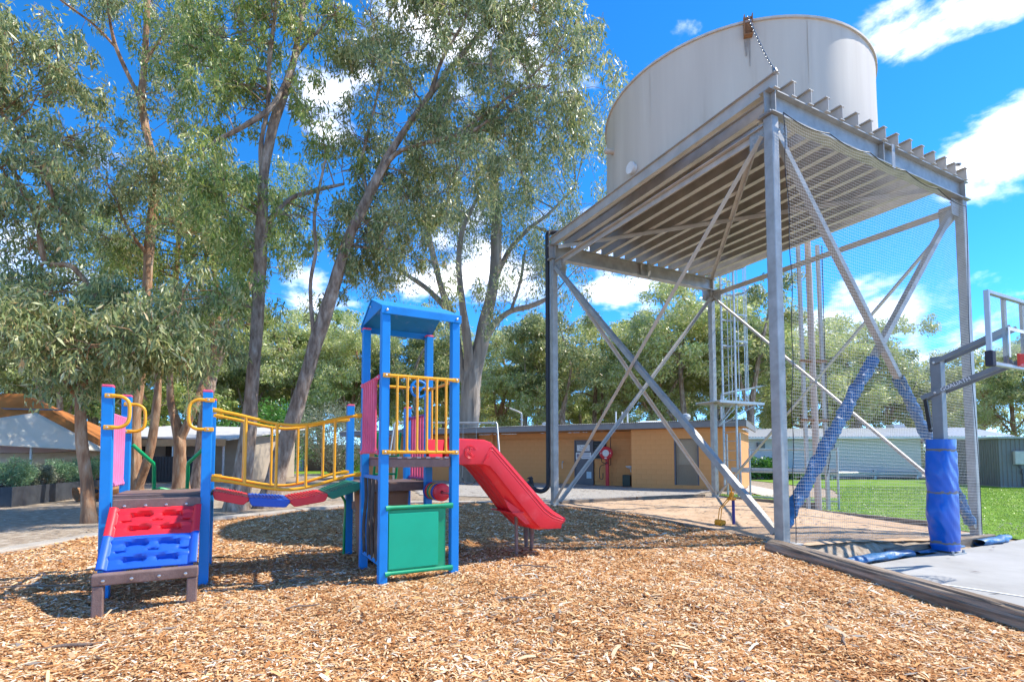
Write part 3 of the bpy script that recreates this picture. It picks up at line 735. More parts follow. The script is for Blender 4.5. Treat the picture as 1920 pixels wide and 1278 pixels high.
# ties and bracing
for u in (0, SA):
    MB().angle((u, .09, SH-.10), (u, SB-.09, SH-.10), .10, .01).build('tie', GALD, stand)
MB().angle((.1, SB-.1, JZ-.03), (SA-.1, .1, JZ-.03), .085, .009).build('plan_brace', GALD, stand)
MB().angle((.1, .1, JZ-.055), (SA-.1, SB-.1, JZ-.055), .085, .009).build('plan_brace', GALD, stand)
def brace(a, b, w, box, up):
    mb = MB()
    (mb.bar(a, b, w, w, up) if box else mb.angle(a, b, w, .009, up))
    return mb.build('brace', GAL if box else GALD, stand, bevel=.006 if box else 0)
zN, zR, zL, zB = gz(0, 0), gz(SA, 0), gz(0, SB), gz(SA, SB)
brace((0, SB-.1, SH-.25), (0, .1, zN+.14), .105, True, (1, 0, 0))
brace((-.075, .1, SH-.28), (-.075, SB-.1, zL+.10), .075, False, (1, 0, 0))
brace((.1, SB, SH-.25), (SA-.1, SB, zB+.12), .08, False, (0, 1, 0))
brace((SA-.1, SB-.07, SH-.25), (.1, SB-.07, zL+.12), .08, False, (0, 1, 0))
brace((SA, SB-.1, SH-.25), (SA, .1, zR+.5), .08, False, (1, 0, 0))
brace((SA+.07, .1, SH-.25), (SA+.07, SB-.1, zB+.12), .08, False, (1, 0, 0))
brN = ((.1, 0, SH-.25), (SA-.1, 0, zR+.16)); brR = ((SA-.1, .11, SH-.2), (.1, .11, zN+.14))
brace(*brN, .105, True, (0, 1, 0)); brace(*brR, .105, True, (0, 1, 0))
# outlet pipe
pu, pv = -.02, SB+.24
pts = smooth_path([(1.0, SB-.2, JZ+.52), (.55, SB+.1, JZ+.50), (.08, pv, JZ+.46), (pu-.02, pv, JZ+.36), (pu-.03, pv, JZ-.1), (pu-.03, pv, 3), (pu-.03, pv, .75), (pu-.05, pv, .48), (pu-.2, pv+.05, .36), (pu-.42, pv+.1, .42), (pu-.6, pv+.12, .60)], 6)
dp = MB().tube(pts, .062, 12).build('outlet_pipe', BLK, stand, smooth=True)
MB().tube([(pu-.46, pv+.1, .5), (pu-.52, pv+.1, .74)], .05, 10).tube([(pu-.6, pv+.11, .70), (pu-.44, pv+.11, .70)], .018, 8).build('valve', BLK, dp, smooth=True)
# caged ladder with landing beside the far column
lz = 2.98
lad = MB().bar((6.45, 6.10, .35), (6.45, 6.10, 8.0), .065, .035, up=(0, 1, 0)).bar((6.45, 6.60, .35), (6.45, 6.60, 8.0), .065, .035, up=(0, 1, 0)).build('ladder', GALB, stand)
r0 = MB().cyl((6.45, 6.10, 0), (6.45, 6.60, 0), .011, 6).build('rung', GALB, lad, smooth=True); r0.location = (0, 0, .55)
for i in range(1, 25): share('rung', r0, lad, (0, 0, .55+i*.30))
def hoop(z):
    pts = [(6.45, 6.05, z)]+[(6.78+.36*math.sin(t)*1.0, 6.35-.36*math.cos(t), z) for t in np.linspace(R(10), R(170), 13)]+[(6.45, 6.65, z)]
    mb = MB()
    for a, b in zip(pts, pts[1:]): mb.bar(a, b, .006, .05)
    return mb
h0 = hoop(0).build('cage_hoop', GALB, lad); h0.location = (0, 0, 4.9)
for z in (5.75, 6.6, 7.45): share('cage_hoop', h0, lad, (0, 0, z))
for t in (10, 45, 80, 115, 150, 170):
    x, y = 6.78+.352*math.sin(R(t)), 6.35-.352*math.cos(R(t))
    MB().box((x-.013, y-.004, lz+.05), (x+.013, y+.004, 7.5)).build('cage_bar', GALB, lad)
pl = MB().box((5.55, 5.95, lz-.03), (7.55, 6.9, lz)).build('landing', GALB, stand)
for k in range(2): MB().box((5.55, 5.93+k*.95, lz-.07), (7.55, 5.949+k*.95, lz+.01)).build('landing_edge', GALB, pl)
for (u, v) in ((7.3, 6.0), (7.3, 6.8), (6.2, 5.98)): MB().bar((u, v, lz-.05), (6.05, 6.45, lz-.75), .03).build('landing_strut', GALB, pl)
for (u, v) in ((6.55, 6.08), (6.70, 6.3), (6.75, 6.75)): MB().cyl((u, v, -.2), (u, v, 2.0), .03, 10).build('guard_post', GALB, pl, smooth=True)

# the tank
tc_ = stand2world(SA/2+.02, SB/2, JZ+JH+.004)
tank = thing('water_tank', 'large pale grey cylindrical water tank on top of the steel stand', 'water tank', tc_, YAW)
TR, TH = 2.88, 2.17
MB().lathe([(0, 0), (TR-.03, 0)], n=64).build('floor', mat('tank_floor_shade', (.09, .08, .07), .9, col2=(.16, .14, .12), scale=3), tank)  # floor coloured dark to stand in for the shade between the joists
prof = [(TR-.03, .002), (TR-.02, .012), (TR, .06)]+[(TR+.004*math.sin(z*3), z) for z in np.linspace(.3, TH-.06, 8)]+[(TR, TH)]
MB().lathe(prof, n=96).build('shell', TANKM, tank, smooth=True)
rim = MB().lathe([(TR-.01, TH-.03), (TR+.035, TH-.03), (TR+.035, TH+.012), (TR-.01, TH+.012)], n=96)
rim.f += []; rim.build('rim', mat('tank_rim', (.50, .42, .34), .7, col2=(.62, .56, .49), scale=9), tank, smooth=True)
MB().lathe([(0, TH+.18), (TR*.5, TH+.10), (TR+.0, TH+.004)], n=64).build('roof', TANKM, tank, smooth=True)
for a in range(0, 360, 60): MB().lathe([(TR+.0025, .07), (TR+.006, TH-.04)], n=2, a0=R(a+8), a1=R(a+9)).build('weld_seam', TANKM, tank)
# inspection port near the lower left, as seen from the camera
def tank_pt(px, py):
    d = at(px, py, 1)-Vector((0, 0, 1.3)); o = Vector((0, 0, 1.3)); ox, oy = o.x-tc_.x, o.y-tc_.y
    a_ = d.x**2+d.y**2; b_ = 2*(ox*d.x+oy*d.y); c_ = ox*ox+oy*oy-TR**2; t = (-b_-math.sqrt(b_*b_-4*a_*c_))/(2*a_); return o+d*t
iv = Matrix.Rotation(-YAW, 3, 'Z')
p = tank_pt(1189, 317); l = iv @ (p-tc_); n_ = Vector((l.x, l.y, 0)).normalized()
MB().tube([l-n_*.02, l+n_*.08, l+n_*.085, l+n_*.12], [.10, .10, .125, .125], 20).build('inspection_port', mat('white_port', (.74, .72, .68), .5), tank, smooth=True)
p2 = tank_pt(1402, 62); l2 = iv @ (p2-tc_); n2 = Vector((l2.x, l2.y, 0)).normalized(); t2 = Vector((-n2.y, n2.x, 0))
br_ = MB().box((-.075, -.004, -.30), (.075, .016, .10)).box((-.075, .016, -.30), (-.06, .11, .08)).box((.06, .016, -.30), (.075, .11, .08)).box((-.06, .016, -.30), (.06, .10, -.285)).build('chain_bracket', RUST, tank)
br_.location = (n2.x*(TR+.01), n2.y*(TR+.01), TH-.02); br_.rotation_euler = (0, 0, math.atan2(n2.y, n2.x)-R(90))
for k_, (w_, l_) in enumerate(((.035, .34), (.018, .55))):
    a0 = math.atan2(n2.y, n2.x)-.012+.02*k_
    g_ = [[((TR+.008+.0004*j)*math.cos(a0+(i2-1)*w_/TR*(1-.7*j/6)), (TR+.008+.0004*j)*math.sin(a0+(i2-1)*w_/TR*(1-.7*j/6)), TH-.32-l_*j/6) for i2 in range(3)] for j in range(7)]
    MB().sheet(g_).build('rust_stain', mat('rust_stain', (.24, .20, .16), .8, col2=(.36, .31, .26), scale=9), tank, smooth=True)
p3 = tank_pt(1150, 285); l3 = iv @ (p3-tc_); n3 = Vector((l3.x, l3.y, 0)).normalized()
MB().tube([l3-n3*.03, l3+n3*.2], .06, 12).build('overflow_stub', TANKM, tank, smooth=True)

# hold-down chains
CHM = mat('chain_steel', (.30, .30, .30), .4, metal=.8, var=.3, scale=30)
def chain(a, b, sag, n, label):
    a = Vector(a); b = Vector(b); mb = MB()
    for k in range(n):
        t0, t1 = k/n, (k+1)/n
        p = a.lerp(b, t0)-Vector((0, 0, sag*4*t0*(1-t0))); q = a.lerp(b, t1)-Vector((0, 0, sag*4*t1*(1-t1)))
        d = (q-p).normalized(); x = d.cross(Vector((0, 0, 1))).normalized(); y = x.cross(d)
        if k % 2: x = y
        L = (q-p).length*.72; w = L*.32; c = (p+q)/2
        pts = [c+d*(L*.5*math.cos(t))+x*(w*math.sin(t)) for t in np.linspace(0, 2*math.pi, 9)]
        mb.tube(pts, L*.13, 5, cap=False)
    root = thing('chain', label, 'chain', a)
    for i_ in range(len(mb.v)): mb.v[i_] = tuple(Vector(mb.v[i_])-a)
    mb.build('links', CHM, root, smooth=True)
    d = (b-a); MB().tube([d*.97, d*1.02], .035, 8).build('turnbuckle', CHM, root, smooth=True)
pa = tc_+Matrix.Rotation(YAW, 3, 'Z') @ Vector((n2.x*(TR+.09), n2.y*(TR+.09), TH+.04))
chain(pa, stand2world(.0, -.10, JZ+JH+.02), .06, 34, 'steel chain from rusty bracket on tank rim to near corner of stand')
chain(tc_+Matrix.Rotation(YAW, 3, 'Z') @ Vector((TR*.87, -TR*.5, .9)), stand2world(SA-.25, -.10, JZ+JH+.02), .05, 36, 'thin chain from right side of tank to far end of front girder')

# ------------------------------------------------------------------ ball-stop net on the court side
NETM = mat('net_twine', (.50, .50, .49), .8, var=.1)
NSP = .052; u0, u1 = .12, SA-.10; zt = SH+.02; zb = -.12
nu = int((u1-u0)/NSP); nz_ = int((zt-zb)/NSP)
def netp(a, b):
    """a across 0..1, b down 0..1"""
    sag = .07*(1-b)**3*np.abs(np.sin(a*math.pi*5))+.22*(1-b)**4*a**3
    u = u0+(u1-u0)*a; z = zt-sag+(zb-.25*a-zt+sag)*b
    v = -.13-.10*np.sin(math.pi*b)*np.sin(math.pi*a)-.04*np.sin(a*9+b*5)*np.sin(math.pi*b)
    u = u+.05*np.sin(b*6+1)*np.sin(math.pi*a)+.05*(np.sin(b*math.pi))*(.5-a)
    return u, v, z
def strands(A_, B_, r):
    """A_,B_: (lines, samples) -> triangular-section strands"""
    u, v, z = netp(A_, B_); P = np.stack([u, v, z], -1); n, m, _ = P.shape
    T = np.gradient(P, axis=1); T /= np.linalg.norm(T, axis=2, keepdims=True)
    X = np.cross(T, np.array([0, 1., 0])); X /= np.linalg.norm(X, axis=2, keepdims=True); Y = np.cross(T, X)
    rings = np.stack([P+r*(X*math.cos(t)+Y*math.sin(t)) for t in (0.5, 2.6, 4.7)], 2)
    V = rings.reshape(-1, 3); idx = np.arange(n*m*3).reshape(n, m, 3); F = []
    for k in range(3):
        k2 = (k+1) % 3
        F.append(np.stack([idx[:, :-1, k], idx[:, :-1, k2], idx[:, 1:, k2], idx[:, 1:, k]], -1).reshape(-1, 4))
    return V, np.concatenate(F)
a_ = np.linspace(0, 1, 26); b_ = np.linspace(0, 1, nz_)
V1, F1_ = strands(np.repeat(a_[None], nz_, 0), np.repeat(b_[:, None], 26, 1), .0021)
a_ = np.linspace(0, 1, nu); b_ = np.linspace(0, 1, 26)
V2, F2_ = strands(np.repeat(a_[:, None], 26, 1), np.repeat(b_[None], nu, 0), .0014)
net = thing('ball_stop_net', 'fine square mesh net hanging across the court side of the tank stand', 'net', (NX, NY, 0), YAW)
nm = np_mesh('mesh', np.concatenate([V1, V2]), np.concatenate([F1_, F2_+len(V1)]), NETM, net)
ep = [tuple(float(x) for x in netp(np.array(t), np.array(0.))) for t in np.linspace(0, 1, 61)]
MB().tube(ep, .008, 5).build('head_rope', BLK, net, smooth=True)
ep = [tuple(float(x) for x in netp(np.array(0.), np.array(t))) for t in np.linspace(0, 1, 40)]
MB().tube([(x+.02*math.sin(i*.9), y, z) for i, (x, y, z) in enumerate(ep)], .006, 5).build('side_rope', BLK, net, smooth=True)
ep = [tuple(float(x) for x in netp(np.array(1.), np.array(t))) for t in np.linspace(0, 1, 40)]
MB().tube(ep, .006, 5).build('side_rope', BLK, net, smooth=True)

# blue padding sleeves wrapped round the braces and lying along the ground
TARP = mat('blue_tarpaulin', (.005, .075, .20), .45, col2=(.03, .17, .38), scale=7, bump=.7, bscale=16, spec=.5, detail=8)
def sleeve(a, b, r, label, seed, turns=9, parent=None):
    a = Vector(a); b = Vector(b); L = (b-a).length; d = (b-a).normalized(); rr = random.Random(seed)
    x = d.cross(Vector((0, 0, 1))).normalized() if abs(d.z) < .95 else Vector((1, 0, 0)); y = d.cross(x); g = []
    n = int(L/.035); ph = [rr.uniform(0, 6) for _ in range(6)]
    for i in range(n+1):
        t = i/n; ring = []
        pin = 1-.22*math.exp(-(((t*turns) % 1-.5)/.08)**2)
        for k in range(19):
            q = 2*math.pi*k/18
            w = 1+.12*math.sin(3*q+ph[0]+t*L*5)+.11*math.sin(2*q-ph[1]+t*L*11)+.09*math.sin(5*q+ph[2]+t*L*23)+.07*math.sin(4*q-ph[3]-t*L*37)
            p = a+d*(L*t)+(x*math.cos(q)+y*math.sin(q))*r*w*pin; ring.append(p)
        g.append(ring)
    return MB().sheet(g)
SW = Matrix.Rotation(YAW, 3, 'Z'); NB = Vector((NX, NY, 0))
def wld(p): return NB+SW @ Vector(p)
for (a, b, r, lab, sd) in [
    (Vector(brN[0]).lerp(Vector(brN[1]), .56), Vector(brN[0]).lerp(Vector(brN[1]), .985), .088, 'blue tarpaulin sleeve on brace running down to the right column', 1),
    (Vector(brR[0]).lerp(Vector(brR[1]), .54), Vector(brR[0]).lerp(Vector(brR[1]), .99), .096, 'crumpled blue tarpaulin sleeve on brace running down to the near column', 2)]:
    t = thing('padding_sleeve', lab, 'padding', wld(b)); iv_ = wld(b)
    mb = sleeve(wld(a)-iv_, wld(b)-iv_, r, lab, sd); mb.build('sleeve', TARP, t, smooth=True)
for (pp, r, lab, sd) in [
    ([(.10, -.62, -.26), (.6, -.52, -.25), (1.6, -.50, -.25), (2.3, -.52, -.25)], .07, 'rolled blue tarpaulin lying beside the near column and log', 3),
    ([(2.5, -.53, -.265), (3.2, -.55, -.265), (3.9, -.55, -.265)], .045, 'flattened blue tarpaulin strip along the edge of the court slab', 4),
    ([(4.5, -.56, -.25), (5.2, -.58, -.25), (5.75, -.48, -.25)], .07, 'rolled blue tarpaulin at the foot of the right column', 5)]:
    rr = random.Random(sd); P_ = smooth_path(pp, 14); o0_ = wld(pp[0]); g = []
    for i, p in enumerate(P_):
        ring = []
        for k in range(17):
            q = 2*math.pi*k/16; w = 1+.10*math.sin(3*q+i*.5)+.08*math.sin(2*q-i*.33+sd)+.07*math.sin(i*.9+sd)
            ring.append(wld(p)-o0_+Vector((0, 0, .01))+SW @ Vector((0, math.cos(q)*r*1.5*w, math.sin(q)*r*w*(.8 if sd != 4 else .45))))
        g.append(ring)
    t = thing('tarpaulin_roll', lab, 'tarpaulin', o0_); MB().sheet(g).build('tarpaulin', TARP, t, smooth=True)

# ------------------------------------------------------------------ logs and sleepers
LOGM = mat('weathered_log', (.16, .115, .08), .9, scale=2.6, stretch=(7, 7, .45), bump=1, bscale=3.2, detail=10, ramp=[(.30, (.07, .048, .034)), (.42, (.20, .145, .10)), (.58, (.36, .28, .21)), (.75, (.50, .42, .34))])
SLPM = mat('weathered_sleeper', (.15, .115, .085), .9, col2=(.30, .24, .18), scale=3, stretch=(1, 6, 6), bump=.5, bscale=9)
def log(a, b, r, label, n=40):
    a = Vector(a); b = Vector(b); L = (b-a).length; mb = MB(); g = []; rr = random.Random(3)
    for i in range(n+1):
        t = i/n; ring = []
        for k in range(49):
            q = 2*math.pi*k/48
            w = 1+.035*math.sin(2*q+1+t*2)+.025*math.sin(5*q+t*5)+.018*math.sin(9*q+t*3)-(.20*math.exp(-((q-1.9-.3*math.sin(t*4))/.09)**2)*sstep(.08, .3, t))-(.16*math.exp(-((q-2.7-.2*math.sin(t*6))/.08)**2)*sstep(.3, .5, t))
            e = 1-.10*max(0, 1-i/1.5)-.10*max(0, (i-n+1.5)/1.5)
            ring.append((math.cos(q)*r*w*e, math.sin(q)*r*w*e, L*t))
        g.append(ring)
    mb.sheet(g); mb.f.append(tuple(range(48))); m0 = n*49; mb.f.append(tuple(m0+k for k in reversed(range(48))))
    t = thing('border_log', label, 'log', a); o = mb.build('trunk_round', LOGM, t, smooth=True)
    o.rotation_euler = (b-a).to_track_quat('Z', 'Y').to_euler(); return t
log((3.60, 7.14, .03), (4.02, 2.6, .03), .125, 'long weathered round log edging the wood chips beside the court')
def sleeper(a, b, w, hgt, label, z=None):
    a = Vector((*a, 0)); b = Vector((*b, 0)); z0 = float(gh((a.x+b.x)/2, (a.y+b.y)/2)) if z is None else z
    t = thing('timber_sleeper', label, 'sleeper', (a.x, a.y, z0), math.atan2((b-a).y, (b-a).x), 'timber sleepers edging the sandpit')
    MB().box((.01, -w/2, -.12), ((b-a).length-.01, w/2, hgt)).build('beam', SLPM, t, bevel=.015)
bk = [(1.14, 13.18), (2.05, 12.15), (2.72, 11.32), (3.22, 9.65), (3.84, 7.85)]
for k, (p, q) in enumerate(zip(bk, bk[1:])):
    sleeper(p, q, .075, .035, ['buried sleeper edge starting at the downpipe column', 'second buried sleeper edge from the downpipe column', 'third buried sleeper edge, before the toy digger', 'buried sleeper edge ending at the near column'][k])
for k, (p, q) in enumerate([(s2(.35, 6.75), s2(3.0, 6.85)), (s2(3.05, 6.85), s2(5.7, 6.75)), (s2(6.05, 6.6), s2(6.4, 3.6)), (s2(6.4, 3.5), s2(6.3, .5)), (s2(1.9, -.42), s2(5.4, -.42))]):
    sleeper(p, q, .11, .09, ['sleeper behind the sandpit nearest the downpipe', 'sleeper behind the sandpit beside the far column', 'sleeper between far end of sandpit and lawn', 'sleeper between sandpit and lawn near the right column', 'sleeper along the court slab under the net'][k], z=-.26 if k == 4 else None)

# ------------------------------------------------------------------ basketball hoop
HB = mat('hoop_grey_steel', (.19, .20, .21), .45, metal=.2, var=.1)
HBL = mat('hoop_light_steel', (.42, .45, .46), .4, metal=.4, var=.08)
PADM = mat('blue_vinyl_pad', (.0, .10, .50), .3, var=.1, scale=3, spec=.6, bump=.25, bscale=9)
hx, hy = 7.09, 8.45; hz = -.285
hoopT = thing('basketball_hoop', 'basketball hoop with glass backboard on grey post wrapped in blue padding', 'basketball hoop', (hx, hy, hz), YAW)
MB().box((-.075, -.075, .02), (.075, .075, 3.22)).build('post', HB, hoopT, bevel=.008)
MB().box((-.20, -.20, .001), (.20, .20, .02)).build('base_plate', HBL, hoopT)
for (x, y) in ((-.17, -.17), (.17, -.17)): MB().cyl((x, y, .02), (x, y, .06), .02, 8).build('anchor_bolt', HBL, hoopT, smooth=True)
g = []; NP = 44
for i in range(61):
    z = .05+i/60*1.80; ring = []
    t = i/60
    for k in range(NP+1):
        q = 2*math.pi*k/NP; c, s_ = math.cos(q), math.sin(q)
        r = (.175 if t > .03 else .165)
        x = r*math.copysign(abs(c)**.55, c)*1.0; y = r*math.copysign(abs(s_)**.55, s_)
        bul = .13*math.exp(-((t-.34)/.13)**2)+.10*math.exp(-((t-.68)/.17)**2)
        cr_ = .010*math.sin(q*7+t*26)*math.sin(t*19+q*2)*(1 if .08 < t < .9 else .3)
        x += (-bul if c < 0 else bul*.12)*abs(c); x += cr_*c; y += cr_*s_
        for tb_ in (.07, .52, .90):
            e = math.exp(-((t-tb_)/.016)**2)*.035; x *= 1-e; y *= 1-e
        ring.append((x, y, z))
    g.append(ring)
pm = MB().sheet(g); pm.f.append(tuple(60*(NP+1)+k for k in range(NP))); pad = pm.build('padding', PADM, hoopT, smooth=True)
for tb_ in (.07, .52, .90):
    zc = .05+tb_*1.80; ii = round(tb_*60); ring = g[ii]
    MB().sheet([[(x*1.012, y*1.012, zc-.026) for x, y, z in ring], [(x*1.012, y*1.012, zc+.026) for x, y, z in ring]]).build('strap', mat('grey_webbing', (.16, .16, .165), .8), pad, smooth=True)
AL = .98                                              # overhang
for s in (-1, 1):
    x = s*.105
    MB().bar((x, .02, 3.12), (x, -AL, 3.50), .03, .07).build('upper_arm', HB, hoopT)
    MB().bar((x, .20, 2.55), (x, -AL, 2.98), .03, .075).build('lower_arm', HB, hoopT)
for (y, z) in ((0, 3.12), (0, 2.62)):
    for s in (-1, 1): bolt((s*.122, y, z), (s, 0, 0), hoopT, .02)
MB().bar((0, .19, 2.54), (0, .13, 1.98), .05, .05, up=(0, 1, 0)).build('height_strut', mat('strut_black', (.02, .02, .022), .5), hoopT)
MB().bar((0, .13, 2.02), (0, 0, 2.06), .05, .04).build('strut_bracket', HBL, hoopT)
la = math.atan2(.43, AL+.20)
tm_ = text_mesh('GOALIATH', .085, mat('white_print', (.8, .8, .8), .6), hoopT, (-.105-.0165, -.28, 2.55+(.48)*.43/(AL+.20)), (R(90), 0, R(-90)), depth=.001)
tm_.rotation_euler = (Matrix.Rotation(R(-90), 3, 'Z') @ Matrix.Rotation(R(90), 3, 'X') @ Matrix.Rotation(la, 3, 'Z')).to_euler()
BW, BH, bz = .92, 1.07, 2.86; by = -AL-.03
fr = MB().box((-BW, by-.03, bz), (-BW+.05, by+.03, bz+BH)).box((BW-.05, by-.03, bz), (BW, by+.03, bz+BH)).box((-BW+.051, by-.03, bz), (BW-.051, by+.03, bz+.05)).box((-BW+.051, by-.03, bz+BH-.05), (BW-.051, by+.03, bz+BH)).build('backboard_frame', HBL, hoopT, bevel=.006)
GLS = bpy.data.materials.new('backboard_glass'); GLS.use_nodes = True
gt = GLS.node_tree; gt.nodes.clear(); go = gt.nodes.new('ShaderNodeOutputMaterial'); gm = gt.nodes.new('ShaderNodeMixShader'); g1 = gt.nodes.new('ShaderNodeBsdfTransparent'); g2 = gt.nodes.new('ShaderNodeBsdfGlossy')
g1.inputs[0].default_value = (.90, .95, .95, 1); g2.inputs['Roughness'].default_value = .03; gm.inputs[0].default_value = .05
gt.links.new(g1.outputs[0], gm.inputs[1]); gt.links.new(g2.outputs[0], gm.inputs[2]); gt.links.new(gm.outputs[0], go.inputs[0])
MB().box((-BW+.04, by-.006, bz+.04), (BW-.04, by+.006, bz+BH-.04)).build('backboard_glass', GLS, hoopT)
for x0 in (-BW, BW-.09): MB().box((x0-.012, by-.045, bz-.02), (x0+.102, by+.045, bz+.20)).build('corner_pad', mat('pad_black', (.025, .028, .045), .7), fr, bevel=.012)
wm = mat('white_print', (.8, .8, .8))
MB().box((-.305, by-.012, bz+.16), (-.255, by-.0065, bz+.61)).box((.255, by-.012, bz+.16), (.305, by-.0065, bz+.61)).box((-.254, by-.012, bz+.56), (.254, by-.0065, bz+.61)).build('target_square', wm, hoopT)
for s in (-1, 1): MB().box((s*.30-.04, by+.012, bz+.02), (s*.30+.04, by+.05, bz+BH-.03)).build('back_upright', HB, hoopT)
RIM = mat('rim_red', (.72, .06, .04), .4, var=.1)
MB().box((-.13, by-.06, bz+.04), (.13, by-.031, bz+.22)).add([(-.13, by-.06, bz+.21), (.13, by-.06, bz+.21), (.10, by-.22, bz+.20), (-.10, by-.22, bz+.20), (-.13, by-.06, bz+.04), (.13, by-.06, bz+.04)], [(0, 1, 2, 3), (0, 3, 4), (1, 5, 2)]).build('rim_bracket', RIM, hoopT)
MB().tube([(.235*math.cos(t), by-.42+.235*math.sin(t), bz+.205) for t in np.linspace(0, 2*math.pi, 33)], .012, 8, cap=False).build('rim', RIM, hoopT, smooth=True)
hn = MB()
for k in range(12):
    for dr in (-1, 1):
        pts = []
        for j in range(6):
            t = 2*math.pi*(k+dr*j*.5)/12; r = .232*(1-.38*(j/5)**.8); pts.append((r*math.cos(t), by-.42+r*math.sin(t), bz+.2-j*.085))
        hn.tube(pts, .005, 4)
hn.build('hoop_net', wm, hoopT)

# ------------------------------------------------------------------ toy digger and its post in the sandpit
ORG = mat('digger_orange', (.80, .32, .015), .45, var=.12)
def sandz(x, y): return float(gh(x, y))
dx, dy = gp(1347, 985, 0).xy
dz_ = sandz(dx, dy)
dg_ = thing('sand_digger', 'orange ride-on sand digger arm with bucket resting in the sandpit', 'digger', (dx, dy, dz_), R(20)); dg_.scale = (.5, .5, .5)
MB().prism([(-.02, .0), (.16, .0), (.22, .10), (.20, .20), (.0, .22), (-.06, .12)], 1, -.16, .16).build('bucket', ORG, dg_, bevel=.012)
MB().prism([(.02, .015), (.16, .015), (.2, .09), (.05, .05)], 1, -.165, .165).build('bucket_teeth', mat('digger_dark', (.25, .12, .02), .6), dg_)
MB().bar((.05, -.06, .2), (.12, -.06, .62), .025).bar((.05, .06, .2), (.12, .06, .62), .025).build('dipper_arm', ORG, dg_, bevel=.004)
MB().bar((.10, -.05, .60), (.62, -.05, 1.08), .028).bar((.10, .05, .60), (.62, .05, 1.08), .028).bar((.16, 0, .62), (.60, 0, .98), .02).build('boom', ORG, dg_, bevel=.004)
MB().box((.52, -.10, .92), (.78, .10, 1.02)).box((.60, -.07, 1.021), (.70, .07, 1.22)).build('swivel', ORG, dg_, bevel=.01)
MB().tube([(.66, 0, 1.2), (.60, 0, 1.42)], .02, 8).build('lever', ORG, dg_, smooth=True)
MB().cyl((.72, 0, -.1), (.72, 0, .92), .055, 14).build('pedestal', mat('navy_post', (.035, .04, .22), .5), dg_, smooth=True)
# ================================================================== BUILDINGS AND BACKGROUND OBJECTS
# ---- orange amenities block: local x along the wall (to the right), y away from the camera
OBX, OBY, OBR = 8.43-.878*4.05, 19.0+.478*4.05, R(-28.6)
blk = thing('amenities_block', 'low orange painted block building with grey fascia behind the tank stand', 'building', (OBX, OBY, -.05), OBR)
ORP = mat('orange_painted_block', (.68, .30, .105), .8, col2=(.74, .35, .135), scale=1.2, bump=.25, bscale=60)
ORJ = mat('orange_mortar', (.63, .28, .095), .9)
FAS = mat('grey_fascia', (.20, .20, .215), .6, var=.08)
COR = mat('corrugated_zinc', (.50, .51, .52), .5, metal=.4, var=.12, scale=3)
DGR = mat('grey_door_paint', (.13, .125, .14), .5, var=.1)
WHT = mat('white_paint', (.78, .78, .77), .5, var=.04)
def block_wall(x0, x1, y, z1, holes=(), side=0):
    """blocks 0.4 x 0.2 laid in stretcher bond on a recessed mortar core; side=1: wall runs along y at x"""
    bw, bh = .40, .20; rows = int(round(z1/bh)); n = 0
    base = share_blocks.get('b')
    for r in range(rows):
        zc = r*bh+bh/2; x = x0-(bw/2 if r % 2 else 0)
        while x < x1-.01:
            a = max(x, x0); b = min(x+bw, x1); x += bw
            if b-a < .06: continue
            segs = [(a, b)]
            for (h0, h1, hz0, hz_) in holes:
                if hz0 < zc < hz_: segs = [q for (p0, p1) in segs for q in ((p0, min(p1, h0)), (max(p0, h1), p1))]
            for p0, p1 in segs:
                if p1-p0 < .05: continue
                share('block', base, blk, ((p0+p1)/2, y, zc), (0, 0, 0), scale=((p1-p0-.006)/.392, 1, 1))
share_blocks = {}
b0 = MB().box((-.196, .046, -.097), (.196, .075, .097)).build('block', ORP, blk, bevel=.003); share_blocks['b'] = b0; b0.location = (.2, 0.0, .1)
HT = 2.40
D1 = (1.70, 2.62)
block_wall(.40, 4.05, 0, .2); block_wall(0, 4.05, 0, HT, holes=[(D1[0], D1[1], 0, 2.05), (-1, 9, 0, .19)])
MB().box((.0, .052, 0), (D1[0]-.02, .16, HT)).build('wall_core', ORJ, blk); MB().box((D1[1]+.02, .052, 0), (4.02, .16, HT)).build('wall_core', ORJ, blk); MB().box((D1[0]-.019, .052, 2.06), (D1[1]+.019, .16, HT)).build('wall_core', ORJ, blk)
RY = 1.2
D2 = (-2.95, -2.05)
block_wall(-9.2, -.03, RY, HT, holes=[(D2[0]-.03, D2[1]+.03, 0, 2.06), (-2.05, -1.45, 1.20, 2.0)])
MB().box((-16, RY+.052, 0), (D2[0]-.03, RY+.16, HT)).build('wall_core', ORP, blk)
MB().box((D2[1]+.03, RY+.06, 0), (-.03, RY+.16, 1.19)).build('wall_core', ORJ, blk); MB().box((-1.44, RY+.052, 1.191), (-.03, RY+.16, HT)).build('wall_core', ORJ, blk); MB().box((D2[0]-.029, RY+.052, 2.07), (-1.441, RY+.16, HT)).build('wall_core', ORJ, blk)
MB().box((-.04, .17, 0), (.05, RY+.05, HT)).build('return_wall', ORP, blk)
MB().box((3.96, .17, 0), (4.05, 5, HT)).build('side_wall', ORP, blk)
MB().box((-16, 5, 0), (4.05, 5.1, HT)).build('rear_wall', ORP, blk)
MB().box((-9.2, RY-.05, 2.10), (-.06, RY-.046, 2.13)).build('conduit', ORJ, blk)
dr = MB().box((D2[0]+.05, RY+.02, .02), (D2[1]-.05, RY+.06, 2.0)).build('grey_door', DGR, blk)
MB().box((D2[0], RY-.02, 0), (D2[0]+.045, RY+.06, 2.05)).build('door_frame', DGR, dr); MB().box((D2[1]-.045, RY-.02, 0), (D2[1], RY+.06, 2.05)).build('door_frame', DGR, dr); MB().box((D2[0]+.046, RY-.02, 2.005), (D2[1]-.046, RY+.06, 2.05)).build('door_frame', DGR, dr)
sg = MB().box((-2.83, RY+.01, 1.55), (-2.22, RY+.0195, 1.83)).build('door_sign', WHT, dr)
